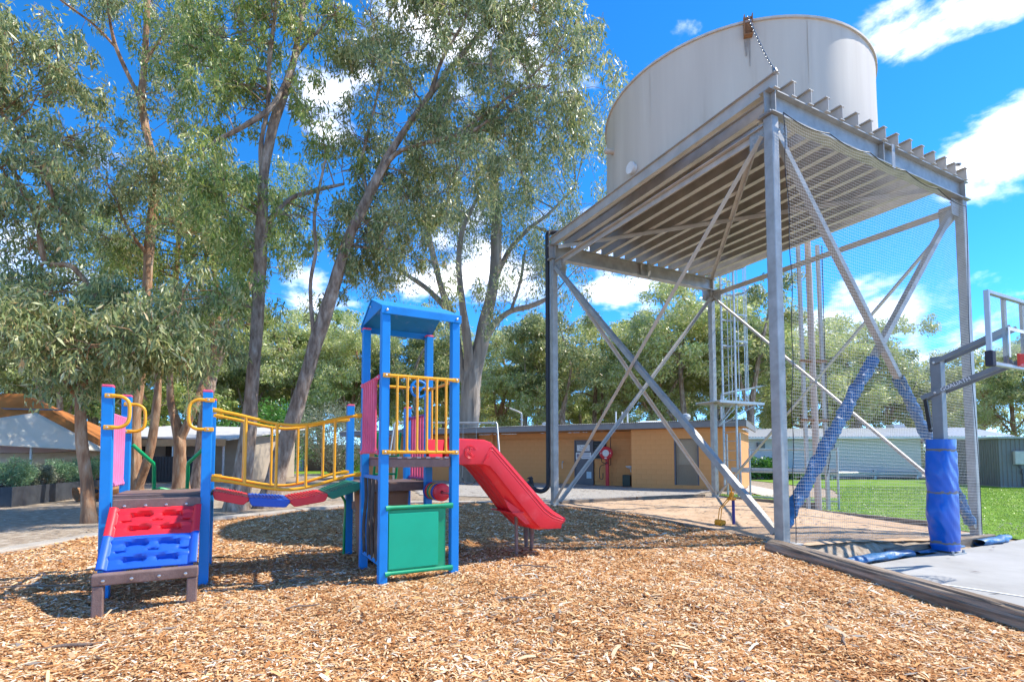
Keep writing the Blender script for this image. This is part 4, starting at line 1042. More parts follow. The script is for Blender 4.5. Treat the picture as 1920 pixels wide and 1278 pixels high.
INK = mat('sign_blue_ink', (.03, .06, .22), .6)
text_mesh('Toilet &', .10, INK, sg, (-2.52, RY+.009, 1.74), (R(90), 0, 0), depth=.0005)
text_mesh("Baby's Bath", .085, INK, sg, (-2.52, RY+.009, 1.63), (R(90), 0, 0), depth=.0005)
MB().box((-2.89, RY+.01, 1.18), (-2.67, RY+.0195, 1.48)).build('notice', WHT, dr); MB().box((-2.84, RY+.008, 1.27), (-2.72, RY+.0095, 1.42)).build('notice_picture', mat('notice_grey', (.25, .22, .28), .7), dr)
MB().box((-2.63, RY+.01, 1.20), (-2.16, RY+.0195, 1.48)).build('notice', WHT, dr)
for z in (1.42, 1.34, 1.26): MB().box((-2.58, RY+.008, z), (-2.22, RY+.0095, z+.02)).build('notice_line', INK, dr)
MB().box((-2.38, RY+.01, .32), (-2.15, RY+.0195, .62)).build('kick_sign', mat('pale_blue_sign', (.45, .58, .68), .5), dr)
for z in (.98, .88): MB().cyl((-2.87, RY+.02, z), (-2.87, RY-.03, z), .022, 10).build('door_knob', GALB, dr, smooth=True)
lv = MB().box((-2.04, RY+.03, 1.21), (-1.46, RY+.05, 1.99)).build('louvre_window', mat('dark_louvre', (.03, .033, .035), .3), blk)
for k in range(6): MB().cbox((-1.75, RY+.01, 1.28+k*.125), (.56, .005, .11), Matrix.Rotation(R(35), 3, 'X')).build('louvre_blade', mat('louvre_glass', (.06, .065, .07), .15), lv)
# security screen door
sd_ = MB().box((D1[0]+.05, .20, .02), (D1[1]-.05, .22, 2.0)).build('screen_door', mat('beige_screen', (.33, .25, .17), .7, col2=(.42, .33, .24), scale=40), blk)
for x0, x1, z0, z1 in ((D1[0]+.06, D1[0]+.12, .03, 1.99), (D1[1]-.12, D1[1]-.06, .03, 1.99), (D1[0]+.121, D1[1]-.121, .03, .12), (D1[0]+.121, D1[1]-.121, 1.90, 1.99), (D1[0]+.121, D1[1]-.121, .98, 1.06)):
    MB().box((x0, .165, z0), (x1, .195, z1)).build('screen_frame', mat('beige_frame', (.36, .27, .19), .6), sd_)
lat = MB()
for k in range(22):
    for s in (-1, 1):
        xa, za = D1[0]+.12, .14+k*.085-(.4 if s > 0 else -.4); xb, zb_ = D1[1]-.12, za+s*.62
        def clip(p, q):
            p = Vector(p); q = Vector(q)
            for lo, hi in ((.12, .98),):
                if p.y > q.y: p, q = q, p
                if q.y < lo or p.y > hi: return None
                if p.y < lo: p = p.lerp(q, (lo-p.y)/(q.y-p.y))
                if q.y > hi: q = p.lerp(q, (hi-p.y)/(q.y-p.y))
            return p, q
        c_ = clip((xa, za), (xb, zb_))
        if c_: lat.bar((c_[0].x, .16, c_[0].y), (c_[1].x, .16, c_[1].y), .006, .012, up=(0, 1, 0))
lt = lat.build('lattice', mat('beige_frame', (.36, .27, .19), .6), sd_); lt['kind'] = 'stuff'
for x in (D1[0]+.0, D1[1]-.05): MB().box((x, .055, 0), (x+.05, .165, 2.05)).build('screen_jamb', DGR, sd_)
# fascia and corrugated roof, roof fittings
MB().box((-16.2, -.42, HT+.01), (4.35, -.36, HT+.24)).build('fascia', FAS, blk, bevel=.004)
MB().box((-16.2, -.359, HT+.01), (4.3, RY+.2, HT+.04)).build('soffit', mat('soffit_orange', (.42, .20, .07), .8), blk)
MB().box((4.29, -.359, HT+.01), (4.35, 5.3, HT+.24)).build('barge_board', FAS, blk)
g = [[], []]
for i_ in range(int(20.6/.019)):
    x = -16.25+i_*.019; z = .012*math.sin(x/.076*2*math.pi)
    g[0].append((x, -.47, HT+.262+z)); g[1].append((x, 5.4, HT+.40+z))
MB().sheet(g).build('roof_sheeting', COR, blk, smooth=True)
whb = MB().lathe([(.10, 0), (.10, .12), (.17, .16), (.21, .26), (.17, .36), (.06, .41), (0, .42)], n=20).build('roof_ventilator', GALB, blk, smooth=True); whb.location = (1.9, 1.6, HT+.30)
sk = MB().lathe([(.55, 0), (.55, .07), (.40, .12), (0, .14)], n=28).build('skylight', WHT, blk, smooth=True); sk.location = (.35, 1.9, HT+.33); sk.scale = (1.2, .7, 1)
ac = MB().box((-.3, -.2, 0), (.3, .2, .06)).lathe([(.16, .06), (.16, .2), (.1, .24), (0, .25)], n=16).build('roof_vent', GALB, blk, smooth=True); ac.location = (-4.6, 1.6, HT+.30)
for k, x in enumerate((-1.6, -1.35, -1.15)):
    v = MB().cyl((0, 0, 0), (0, 0, .75), .035, 10).build('vent_pipe', WHT, blk, smooth=True); v.location = (x, 3.2+.2*k, HT+.30)
dpp = MB().box((-7.3, RY-.16, 0), (-7.22, RY-.06, HT)).build('downpipe', ORP, blk)
# paved strip at the foot of the block
sp = MB().box((-16, -.15, -.12), (-.05, RY-.06, .035)).box((-.049, -.55, -.12), (4.2, -.06, .03)).build('concrete_apron', mat('apron_concrete', (.24, .22, .20), .9, var=.2, scale=2), blk)
# fire hose reel on its red post (stands before the wall)
REDP = mat('fire_red', (.55, .02, .03), .4, var=.1)
hr_o = Matrix.Rotation(OBR, 3, 'Z') @ Vector((-1.30, RY-.32, 0))+Vector((OBX, OBY, -.02))
hr = thing('fire_hose_reel', 'red fire hose reel on red post against the orange wall', 'hose reel', hr_o, OBR)
MB().box((-.07, -.05, 0), (.07, .05, 1.15)).build('post', REDP, hr, bevel=.01)
rl = MB().lathe([(.02, -.05), (.15, -.06), (.27, -.055), (.285, -.04), (.27, -.03), (.20, -.02), (.20, .06), (.27, .07), (.285, .08), (.27, .09), (.02, .085)], n=36).build('reel', REDP, hr, smooth=True); rl.location = (0, -.12, 1.42); rl.rotation_euler = (R(90), 0, 0)
hb = MB().lathe([(0, .096), (.14, .096), (.15, .09), (.15, .085)], n=28).build('hub_plate', mat('hub_white', (.70, .70, .68), .5), rl, smooth=True)
hb.rotation_euler = (0, 0, 0); hb.scale = (1, 1, 1)
MB().lathe([(.205, -.018), (.235, 0), (.235, .04), (.205, .058)], n=28).build('hose', BLK, rl, smooth=True)
for a in (0, 180, 270):
    MB().cbox((.21*math.cos(R(a)), .21*math.sin(R(a)), .094), (.03 if a != 270 else .1, .05, .004)).build('reel_label', WHT, rl)
MB().tube(smooth_path([(-.2, -.10, 1.25), (-.22, -.09, 1.05), (-.05, -.08, .95), (-.30, -.07, .82), (-.33, -.05, .35), (-.20, -.05, .30), (-.18, -.05, .55)], 5), .016, 6).build('feed_hose', BLK, hr, smooth=True)
MB().tube([(.12, .12, 2.2), (.12, .12, .92), (.06, .05, .88)], .02, 8).build('riser_pipe', mat('pipe_brown', (.12, .06, .035), .6), hr, smooth=True)
MB().cyl((0, -.06, 1.0), (0, -.14, 1.0), .03, 10).build('stop_valve', BLK, hr, smooth=True)
def at_block(x, y): return Matrix.Rotation(OBR, 3, 'Z') @ Vector((x, y, 0))+Vector((OBX, OBY, -.01))
gbx = thing('utility_box', 'dark green utility box at foot of orange wall beside corner', 'box', at_block(-.45, RY-.25), OBR)
MB().box((-.17, -.12, 0), (.17, .12, .48)).build('case', mat('utility_green', (.03, .045, .035), .5), gbx, bevel=.01); MB().box((-.15, -.128, .04), (.15, -.121, .44)).build('door', mat('utility_green2', (.025, .04, .03), .4), gbx)
bs = thing('hand_basin', 'small white hand basin on the orange wall by the corner', 'basin', at_block(-.30, RY-.23)+Vector((0, 0, .82)), OBR)
MB().lathe([(.03, -.1), (.14, -.04), (.20, .0), (.21, .04), (.18, .04), (.12, -.01), (0, -.03)], n=20).build('bowl', WHT, bs, smooth=True)
MB().tube([(0, 0, -.1), (0, .05, -.2), (0, .15, -.2)], .02, 8).build('waste_pipe', WHT, bs, smooth=True)
tp = thing('wall_tap', 'small tap with hanging hose holder on the orange wall left of grey door', 'tap', at_block(-3.5, RY-.06)+Vector((0, 0, 1.0)), OBR)
MB().tube([(0, 0, 0), (0, -.08, 0), (0, -.10, -.06)], .018, 8).build('spout', GALB, tp, smooth=True); MB().lathe([(0, .05), (.05, .04), (.05, .02), (.015, .0)], n=12).build('handle', GALB, tp, smooth=True); MB().tube([(0, -.10, -.05), (.01, -.1, -.28)], .014, 6).build('hose_tail', WHT, tp, smooth=True)

# ---- pale weatherboard cabin to the right
WB = mat('pale_weatherboard', (.64, .635, .64), .6, var=.05)
cab_r = R(-6)
cabo = at(1392, 890, 36); cabo.z = -.35
cab = thing('weatherboard_cabin', 'long pale grey cabin with corrugated roof beyond the lawn', 'building', cabo, cab_r)
L1 = 11.6
for k in range(17):
    z = k*.17; MB().prism([(-.02, z+.004), (.02, z+.004), (.02, z+.168), (.0, z+.168)], 0, 0, 4.4).build('weatherboard', WB, cab)
WBK = mat('pale_block', (.62, .60, .57), .8, var=.08, scale=18, bump=.3, bscale=30)
MB().box((4.41, -.15, 0), (L1, .02, 2.95)).build('block_wall', WBK, cab); MB().box((0, .03, 0), (4.4, 6, 2.9)).build('body', WBK, cab); MB().box((4.41, .03, 0), (L1, 6, 2.9)).build('body', WBK, cab)
g = [[], [], []]
for i_ in range(int(18.0/.05)):
    x = -1.0+i_*.05; zz = .02*math.sin(x/.2*2*math.pi)
    g[0].append((x, -.9, 2.92+zz)); g[1].append((x, 3.0, 3.68+zz)); g[2].append((x, 6.9, 2.92+zz))
MB().sheet(g).build('roof_sheeting', mat('light_zinc', (.62, .63, .65), .45, metal=.35, var=.08), cab, smooth=True)
MB().box((-1.0, -.95, 2.78), (16.9, -.905, 2.90)).build('gutter', WHT, cab)
for x in (1.0, 5.6):
    w_ = MB().box((x, -.2, 2.15), (x+.5, -.155 if x > 4.4 else -.03, 2.55)).build('window', mat('dark_pane', (.04, .045, .05), .1), cab)
    MB().box((x-.05, -.215, 2.10), (x+.55, -.201, 2.149)).build('sill', WHT, w_)
MB().prism([(3.0, 3.5), (4.3, 3.5), (4.0, 3.95), (3.2, 3.95)], 0, 11.9, 12.7).build('roof_box', GALB, cab)
vp = MB().box((L1+.2, -.6, 2.4), (L1+4.6, -.5, 2.75)).build('verandah_beam', WHT, cab)
for x in (L1+4.4, ): MB().box((x, -.55, 0), (x+.1, -.45, 2.4)).build('verandah_post', WHT, cab)
MB().box((4.41, -.19, .0), (L1, -.151, .18)).build('plinth', mat('plinth_dark', (.1, .09, .085), .9), cab)

# dark slat fence and round-topped shelter past the cabin
df = thing('slat_fence', 'dark slatted fence with chairs behind it at the end of pale cabin', 'fence', at(1640, 885, 40)-Vector((0, 0, 0)), 0)
df.location.z = -.3
for k in range(7): MB().box((0, -.02, .2+k*.22), (3.0, .02, .36+k*.22)).build('slat', mat('dark_slat', (.035, .033, .032), .7), df)
for x in (0, 1.5, 2.95): MB().box((x, .021, 0), (x+.08, .09, 1.8)).build('fence_post', mat('dark_slat', (.035, .033, .032)), df)
# low guard rails round the lawn
def guard(px0, px1, Y0, Y1, label):
    a = at(px0, 888, Y0); b = at(px1, 888, Y1); a.z = b.z = -.31; L = (b-a).length
    t = thing('guard_rail', label, 'guard rail', a, math.atan2((b-a).y, (b-a).x), 'low white rails round the lawn')
    g0 = []
    for x in (0, L): g0.append([(x, -.02, .28), (x, -.07, .33), (x, -.02, .38), (x, -.02, .44), (x, -.07, .49), (x, -.02, .54)])
    MB().sheet(g0).build('rail', GALB, t, solid=.012)
    n = max(2, int(L/2.2)+1)
    for k in range(n): MB().box((L*k/(n-1)-.07, -.01, -.1), (L*k/(n-1)+.07, .12, .62)).build('rail_post', GALB, t)
guard(1560, 1720, 33.5, 34.5, 'low galvanised guard rail in front of the pale cabin')
guard(1725, 1830, 36.5, 37.0, 'low galvanised guard rail near the orange bollard')
# bollards
for px, Y, lab in ((1795, 38, 'orange bollard seen between padded post and right column'), (1809, 36.8, 'orange bollard half hidden behind the right column'), (1881, 36.5, 'orange bollard beside the corner of grey shed')):
    p = at(px, 880, Y); b = thing('bollard', lab, 'bollard', (p.x, p.y, -.31), 0, 'orange bollards along the road')
    MB().lathe([(.085, 0), (.085, .98), (.07, 1.04), (0, 1.06)], n=14).build('tube', mat('bollard_orange', (.72, .13, .06), .5), b, smooth=True)
    MB().lathe([(.088, .75), (.088, .87)], n=14).build('band', WHT, b)
# grey ribbed shed at the right edge
so_ = at(1876, 909, 26); so_.z = -.3
shed = thing('ribbed_shed', 'grey ribbed steel shed with meter box at right edge of the lawn', 'shed', so_, R(-14))
SHM = mat('shed_grey_steel', (.20, .19, .185), .5, metal=.2, var=.06)
def ribbed(L, hgt):
    pts = []; x = 0
    while x < L: pts += [(x, 0), (x+.11, 0), (x+.13, -.03), (x+.17, -.03), (x+.19, 0)]; x += .19
    return [[(a, b, 0) for a, b in pts], [(a, b, hgt) for a, b in pts]]
MB().sheet(ribbed(4.6, 2.45)).build('front_wall', SHM, shed); w2 = MB().sheet(ribbed(4.6, 2.45)).build('side_wall', SHM, shed); w2.rotation_euler = (0, 0, R(90)); w2.scale = (1, -1, 1)
MB().box((-.15, -.25, 2.46), (4.9, 4.8, 2.54)).build('roof', mat('shed_roof', (.42, .42, .42), .5), shed); MB().box((-.05, -.12, -.1), (4.7, 4.7, .03)).build('footing', M_kerb, shed)
mbx = MB().box((.55, -.20, 1.15), (1.05, -.035, 1.82)).build('meter_box', mat('meter_beige', (.50, .48, .44), .5), shed, bevel=.01); MB().box((.57, -.212, 1.18), (1.03, -.201, 1.79)).build('meter_door', mat('meter_beige2', (.54, .52, .48), .5), mbx)
MB().tube([(.80, -.06, 1.15), (.82, -.06, .98), (.93, -.06, .92), (.93, -.06, .0)], .025, 8).build('conduit', DGR, shed, smooth=True); MB().box((.86, -.14, .68), (1.0, -.032, .86)).build('tap_box', DGR, shed)
MB().box((1.75, -.06, 2.55), (1.9, .06, 4.2)).build('flue', GALB, shed)
# speed boat on trailer
bo_ = at(1836, 882, 38); bo_.z = -.3
bt = thing('speed_boat', 'black and white speed boat with windscreen on its trailer beside grey shed', 'boat', bo_, R(2))
hull = []
for t in np.linspace(0, 1, 12):
    w = .95*(1-max(0, (t-.55)/.45)**2.2); dpt = .75*(1-.6*max(0, (t-.6)/.4)**2); x = t*5.6
    hull.append([(x, -w, 1.55+.12*t), (x, -w*.92, 1.15+.1*t), (x, -w*.5, 1.55-dpt*.85+.15*t), (x, 0, 1.5-dpt+.18*t), (x, w*.5, 1.55-dpt*.85+.15*t), (x, w*.92, 1.15+.1*t), (x, w, 1.55+.12*t)])
MB().sheet(hull).build('hull', mat('boat_white', (.45, .45, .46), .3), bt, smooth=True, solid=.04)
MB().box((.3, -.97, 1.22), (4.0, -.955, 1.38)).build('hull_stripe', BLK, bt)
MB().prism([(.0, 1.56), (1.2, 1.56), (1.0, 1.95), (.1, 1.9)], 1, -.8, .8).build('stern_seats', BLK, bt, bevel=.05)
MB().prism([(2.0, 1.6), (5.3, 1.66), (4.2, 1.95), (2.2, 2.1)], 1, -.7, .7).build('foredeck', mat('boat_grey', (.20, .20, .22), .3), bt, bevel=.05)
ws = MB().prism([(1.5, 1.9), (2.9, 1.98), (2.4, 2.5), (1.7, 2.55)], 1, -.75, -.72).build('windscreen', mat('boat_glass', (.18, .22, .24), .1), bt); MB().tube([(1.4, -.76, 1.9), (1.7, -.76, 2.6), (2.45, -.76, 2.55), (3.0, -.76, 2.0)], .04, 8).build('windscreen_frame', WHT, bt, smooth=True)
MB().bar((-.3, -.6, .62), (6.2, -.3, .62), .08).build('trailer_rail', BLK, bt); MB().bar((-.3, .6, .62), (6.2, .3, .62), .08).build('trailer_rail', BLK, bt)
for x in (1.5, 2.35):
    wh = MB().lathe([(.12, -.1), (.31, -.1), (.34, -.06), (.34, .06), (.31, .1), (.12, .1)], n=20).build('wheel', BLK, bt, smooth=True); wh.rotation_euler = (R(90), 0, 0); wh.location = (x+2.0, -.95, .34)
    MB().lathe([(0, -.06), (.11, -.06), (.12, .06), (0, .06)], n=14).build('rim', GALB, wh, smooth=True)
# light pole held between two steel channels behind the net
po = at(1535, 958, 13.7); pz_ = float(gh(po.x, po.y))
lp = thing('light_pole', 'pale timber pole clamped between two steel channels behind the net', 'pole', (po.x, po.y, pz_), R(10))
TIM = mat('pale_timber_pole', (.46, .36, .29), .8, col2=(.58, .48, .41), scale=4, stretch=(6, 6, .6), bump=.3)
MB().tube([(0, 0, -.1), (-.08, 0, 7.3)], [.085, .075], 14).build('pole', TIM, lp, smooth=True)
for s in (-1, 1): MB().bar((s*.30, 0, -.1), (s*.30-.08, 0, 7.2), .09, .06, up=(0, 1, 0)).build('channel', GALD, lp)
for z in (2.35, 3.95): MB().box((-.40, -.06, z), (.36, .06, z+.07)).build('clamp', RUST, lp)
MB().tube([(.36, 0, 7.2), (.30, -.05, 4), (.36, -.05, 1.4), (.2, -.1, .9)], .012, 6).build('cable', BLK, lp, smooth=True)
MB().box((-.40, -.09, 1.0), (-.24, -.031, 1.3)).build('switch_box', GALB, lp)
# street lamps
def lamp(px, py_top, Y, arm, label, z0=0):
    top = at(px, py_top, Y); t = thing('street_lamp', label, 'street lamp', (top.x, top.y, z0), 0)
    H_ = top.z-z0
    MB().tube(smooth_path([(0, 0, 0), (0, 0, H_*.6), (0, 0, H_*.93), (arm*.15, 0, H_*.99), (arm, 0, H_*1.06)], 6), .06, 10).build('column', GALB, t, smooth=True)
    MB().prism([(arm-.25, H_*1.06-.06), (arm+.35*np.sign(arm), H_*1.08), (arm+.3*np.sign(arm), H_*1.06+.08), (arm-.25, H_*1.06+.06)], 1, -.12, .12).build('lantern', mat('lantern', (.55, .56, .57), .4), t, bevel=.02)
lamp(978, 772, 34, -.8, 'grey street lamp rising behind the orange roof left of the stand')
lamp(1352, 735, 30, 2.3, 'street lamp with long arm seen through the ladder cage')

# pipe fence beside the ladder foot
pf_o = stand2world(6.75, 5.9, 0); pf = thing('pipe_fence', 'galvanised pipe fence beside the foot of the caged ladder', 'fence', (pf_o.x, pf_o.y, float(gh(pf_o.x, pf_o.y))), YAW-R(75))
for x in (0, .75, 2.4): MB().cyl((x, 0, -.2), (x, 0, 1.55), .028, 10).build('fence_post', GALB, pf, smooth=True)
for z in (.06, .85, 1.5): MB().cyl((-.02, .0, z), (2.42, .0, z), .022, 8).build('fence_rail', GALB, pf, smooth=True)
MB().box((-.6, .03, .80), (2.4, .05, .95)).build('fence_board', GALB, pf)

# ---- swing set behind the tower
so2 = Vector((-3.55, 15.6, 0)); sw = thing('swing_set', 'grey pipe swing frame standing behind the roofed tower and slide', 'swing set', so2, R(2))
SWL = 3.05
MB().tube([(0, 0, 2.30), (SWL, 0, 2.30)], .03, 10).build('top_bar', GALB, sw, smooth=True)
for x, s in ((0, -1), (SWL, 1)):
    for y in (-.75, .75): MB().tube([(x, 0, 2.32), (x+s*.04, y*.06, 2.26), (x+s*.22, y, -.1)], .028, 10).build('frame_leg', GALB, sw, smooth=True)
for x in (.85, 2.25):
    sw_s = MB().tube(smooth_path([(x-.22, 0, .62), (x-.15, -.03, .47), (x, -.05, .42), (x+.15, -.03, .47), (x+.22, 0, .62)], 5), .018, 8).build('swing_seat', PRU, sw, smooth=True)
    for s in (-1, 1): MB().cyl((x+s*.22, 0, .6), (x+s*.2, 0, 2.27), .008, 6).build('swing_chain', CHM, sw_s, smooth=True)

# ================================================================== LEFT SIDE: sails, planters, boat, cabins
ORS = mat('orange_canvas', (.55, .19, .04), .8, col2=(.66, .27, .07), scale=2, trans=.35, bump=.1)
CRS = mat('cream_canvas', (.70, .63, .52), .8, col2=(.80, .73, .62), scale=2, trans=.2, bump=.1)
def drape(c00, c10, c01, c11, sag, m, name, parent, org, n=14):
    g = []
    for i_ in range(n+1):
        row = []
        for j in range(n+1):
            a, b = i_/n, j/n
            p = (Vector(c00)*(1-a)*(1-b)+Vector(c10)*a*(1-b)+Vector(c01)*(1-a)*b+Vector(c11)*a*b)-Vector((0, 0, sag*16*a*(1-a)*b*(1-b)))
            row.append(p-org)
        g.append(row)
    return MB().sheet(g).build(name, m, parent, smooth=True, solid=.012)
o_ = Vector((-17, 17, 0))
os_ = thing('orange_awning', 'large orange canvas awning at the left edge behind the planter', 'awning', o_)
drape(at(-160, 735, 17), at(45, 738, 18), at(-160, 830, 15), at(215, 842, 18.5), .05, ORS, 'canopy', os_, o_)
drape(at(-160, 735, 17), at(45, 738, 18), at(-160, 770, 23), at(190, 800, 23), .05, ORS, 'canopy', os_, o_)
drape(at(45, 738, 18.0), at(190, 800, 23), at(215, 842, 18.5), at(245, 842, 22.5), .05, ORS, 'valance', os_, o_)
MB().sheet([[Vector((-30, 24, -.05))-o_, Vector((-18.2, 24.4, -.05))-o_], [Vector((-30, 24, 2.6))-o_, Vector((-18.2, 24.4, 2.5))-o_]]).build('rear_wall', mat('brown_canvas', (.30, .19, .115), .85, var=.2, scale=1.5), os_, solid=.02)
for k_ in range(5): MB().box((-13+k_*1.9, 6.85, 1.35), (-12.2+k_*1.9, 6.9, 2.05)).build('tent_window', mat('tent_window', (.05, .06, .10), .3), os_)
for px in (120, 8): MB().cyl(at(px, 800, 19)-o_, Vector((at(px, 800, 19).x, 19, -.1))-o_, .04, 10).build('pole', GALB, os_, smooth=True)
MB().bar(at(-40, 765, 17.4)-o_, at(115, 768, 17.9)-o_, .05).build('ridge_bar', DGR, os_)
o_ = Vector((-15, 15.5, 0))
cs_ = thing('cream_shade_sail', 'cream shade sail stretched to a point below the orange awning', 'shade sail', o_)
drape(at(-120, 800, 14.5), at(68, 773, 16.5), at(-120, 828, 14.5), at(205, 846, 17.5), .10, CRS, 'sail', cs_, o_)
MB().cyl(at(62, 778, 16.5)-o_, Vector((at(62, 778, 16.5).x, 16.5, -.1))-o_, .035, 10).build('pole', GALB, cs_, smooth=True)
o_ = Vector((-17.3, 18.6, .42))
kb = thing('covered_boat', 'long beige boat hull with cream cover under the awning', 'boat', o_, R(12))
hg = []
for t in np.linspace(0, 1, 14):
    w = .8*(1-abs(2*t-1)**3)+.02; x = -4+t*6.6; r_ = .25*(abs(2*t-1)**3)
    hg.append([(x, -w, .95+r_), (x, -w*.9, .55+r_), (x, -w*.4, .28+r_*1.3), (x, 0, .22+r_*1.5), (x, w*.4, .28+r_*1.3), (x, w, .95+r_)])
MB().sheet(hg).build('hull', mat('beige_hull', (.56, .42, .26), .35), kb, smooth=True, solid=.03)
MB().sheet([[(x, -.82*(1-abs(2*t-1)**3)-.02, .97+.25*abs(2*t-1)**3), (x, -.35, 1.22+.1*t), (x, .35, 1.22+.1*t), (x, .8*(1-abs(2*t-1)**3), .97+.25*abs(2*t-1)**3)] for t in np.linspace(0, 1, 14) for x in [-4+t*6.6]]).build('cover', CRS, kb, smooth=True)
for x in (-2.2, 1.2): MB().box((x, -.5, -.42), (x+.12, .5, .30)).build('cradle', DGR, kb)
# planters
PLK = mat('black_planter', (.028, .032, .042), .45, col2=(.06, .065, .075), scale=4, bump=.1)
SOIL = mat('potting_soil', (.05, .035, .025), 1)
def planter(a, b, w, hh, label):
    a = Vector((*a, 0)); b = Vector((*b, 0)); L = (b-a).length
    t = thing('planter_box', label, 'planter', a, math.atan2((b-a).y, (b-a).x), 'black planter boxes')
    MB().box((0, 0, -.05), (L, .03, hh)).build('front', PLK, t, bevel=.004); MB().box((0, w-.03, -.05), (L, w, hh)).build('back', PLK, t); MB().box((0, .031, -.05), (.03, w-.031, hh-.002)).build('end', PLK, t); MB().box((L-.03, .031, -.05), (L, w-.031, hh-.002)).build('end', PLK, t)
    MB().box((.031, .031, 0), (L-.031, w-.031, hh-.08)).build('soil', SOIL, t); return t
planter((-12.7, 13.05), (-13.35, 15.9), .75, .50, 'black planter box with ferny shrubs nearest the left edge')
planter((-13.45, 16.05), (-14.0, 19.0), .75, .50, 'black planter box behind the rusty drum')
# rusty half drum
dd = thing('rusty_drum', 'rusty split steel drum lying on the ground by the black planter', 'drum', (-12.35, 14.6, .02), R(62))
g = []
for i_ in range(9):
    ring = []
    for k in range(13):
        q = R(165+k*17); r_ = .30+.008*math.sin(i_*1.6)+.02*math.sin(k*2.1+i_); ring.append((i_*.13, r_*math.cos(q), .30+r_*math.sin(q)))
    g.append(ring)
MB().sheet(g).build('shell', RUST, dd, smooth=True, solid=.01); MB().tube([(0, .30*math.cos(R(165+k*17)), .30+.30*math.sin(R(165+k*17))) for k in range(13)], .018, 6).build('rolled_edge', RUST, dd, smooth=True)
MB().tube([(.3, -.33, .25), (.3, -.36, .27)], .06, 12).build('bung', BLK, dd, smooth=True)
# site cabin with annexe roof behind the trunks
cb_o = at(180, 890, 27); cb_o.z = 0
cb = thing('site_cabin', 'cream cabin with skillion annexe roof half hidden behind the left trunks', 'building', cb_o, R(-8))
CRW = mat('cream_cladding', (.42, .35, .27), .7, var=.1, scale=2)
MB().box((0, 1, 0), (8.2, 5, 2.35)).build('wall', CRW, cb)
MB().sheet([[(-.4, -1.4, 2.35), (8.6, -1.4, 2.10)], [(-.4, 5.4, 3.2), (8.6, 5.4, 2.95)]]).build('roof', mat('cream_roof', (.55, .52, .47), .6, var=.08), cb, solid=.08)
MB().box((-.4, -1.45, 1.75), (8.5, -1.41, 2.08)).build('valance', mat('tan_canvas', (.44, .27, .13), .8), cb)
for x in (.2, 2.9, 5.6, 8.3): MB().box((x, -1.35, 0), (x+.07, -1.28, 2.1)).build('annexe_post', GALB, cb)
for x in (.8, 3.2): 
    w_ = MB().box((x, .93, 1.1), (x+1.1, .995, 1.9)).build('window', mat('dark_pane', (.04, .045, .05), .1), cb); MB().box((x-.05, .915, 1.05), (x+1.15, .929, 1.095)).build('sill', WHT, cb)
MB().box((4.9, .94, 0), (5.7, .995, 2.0)).build('door', mat('cabin_door', (.25, .2, .16), .6), cb)
sf = thing('dark_screen_fence', 'dark vertical board fence under the annexe roof behind trunks', 'fence', cb_o+Vector((1.6, -2.0, 0)), R(-8))
for k in range(32): MB().box((k*.17, 0, .05), (k*.17+.15, .025, 1.25+random.uniform(-.01, .01))).build('board', mat('dark_board', (.03, .03, .032), .7, var=.2), sf)
for z in (.3, 1.0): MB().box((0, .026, z), (5.45, .06, z+.07)).build('fence_rail', mat('dark_board', (.03, .03, .032)), sf)
pfn = thing('bar_fence', 'low black metal bar fence in front of dark boards between trunks', 'fence', cb_o+Vector((.8, -3.6, 0)), R(-5))
for k in range(40): MB().cyl((k*.13, 0, .06), (k*.13, 0, .95), .009, 5).build('bar', BLK, pfn)
for z in (.08, .93): MB().box((-.02, -.015, z), (5.1, .015, z+.03)).build('fence_rail', BLK, pfn)
for x in (0, 2.5, 5.05): MB().cyl((x, .03, 0), (x, .03, 1.9 if x == 2.5 else 1.0), .03, 8).build('fence_post', BLK, pfn, smooth=True)
# caravans beyond the road
def caravan(px, Y, L, col, label, yaw=0):
    p = at(px, 880, Y); c = thing('caravan', label, 'caravan', (p.x, p.y, 0), yaw)
    m = mat('caravan_'+str(px), col, .5, var=.05)
    MB().prism([(0, .45), (L, .45), (L+.1, 1.2), (L-.05, 2.45), (L-.4, 2.6), (.3, 2.6), (0, 2.4)], 1, 0, 2.2).build('body', m, c, bevel=.05)
    for x in (L*.2, L*.62):
        w_ = MB().box((x, -.03, 1.35), (x+.8, -.002, 1.9)).build('window', mat('dark_pane', (.04, .045, .05), .1), c)
    MB().box((L*.42, -.02, .5), (L*.42+.6, -.002, 2.2)).build('door', WHT, c)
    for x in (L*.45, ):
        wh = MB().lathe([(.0, -.09), (.3, -.09), (.33, 0), (.3, .09), (0, .09)], n=18).build('wheel', BLK, c, smooth=True); wh.rotation_euler = (R(90), 0, 0); wh.location = (x, .1, .33)
    MB().box((L*.3, -2.2, 2.35), (L, -.01, 2.42)).build('awning', DGR, c)
    return c
caravan(398, 41, 4.2, (.36, .36, .37), 'grey caravan with dark awning beyond the road, left of the leaning trunks')
wsh = thing('white_shed', 'white clad shed behind the leaning trunks across the road', 'shed', (*at(462, 880, 42).xy, 0), R(-4))
MB().box((0, 0, 0), (4.2, 3, 2.5)).build('wall', mat('white_clad', (.6, .62, .66), .5, var=.06), wsh); MB().prism([(-.2, 2.5), (3.2, 2.5), (3.2, 2.62), (-.2, 2.9)], 0, -.2, 4.4).build('roof', mat('shed_zinc', (.5, .52, .54), .5), wsh)
bsh = thing('brown_shed', 'brown clad shed right of the white shed across the road', 'shed', (*at(560, 880, 43).xy, 0), R(-4))
MB().box((0, 0, 0), (5.0, 3, 1.9)).build('wall', mat('brown_clad', (.22, .12, .09), .7, var=.1), bsh); MB().prism([(-.2, 1.9), (3.2, 1.9), (3.2, 2.02), (-.2, 2.2)], 0, -.2, 5.2).build('roof', mat('shed_zinc', (.5, .52, .54), .5), bsh)
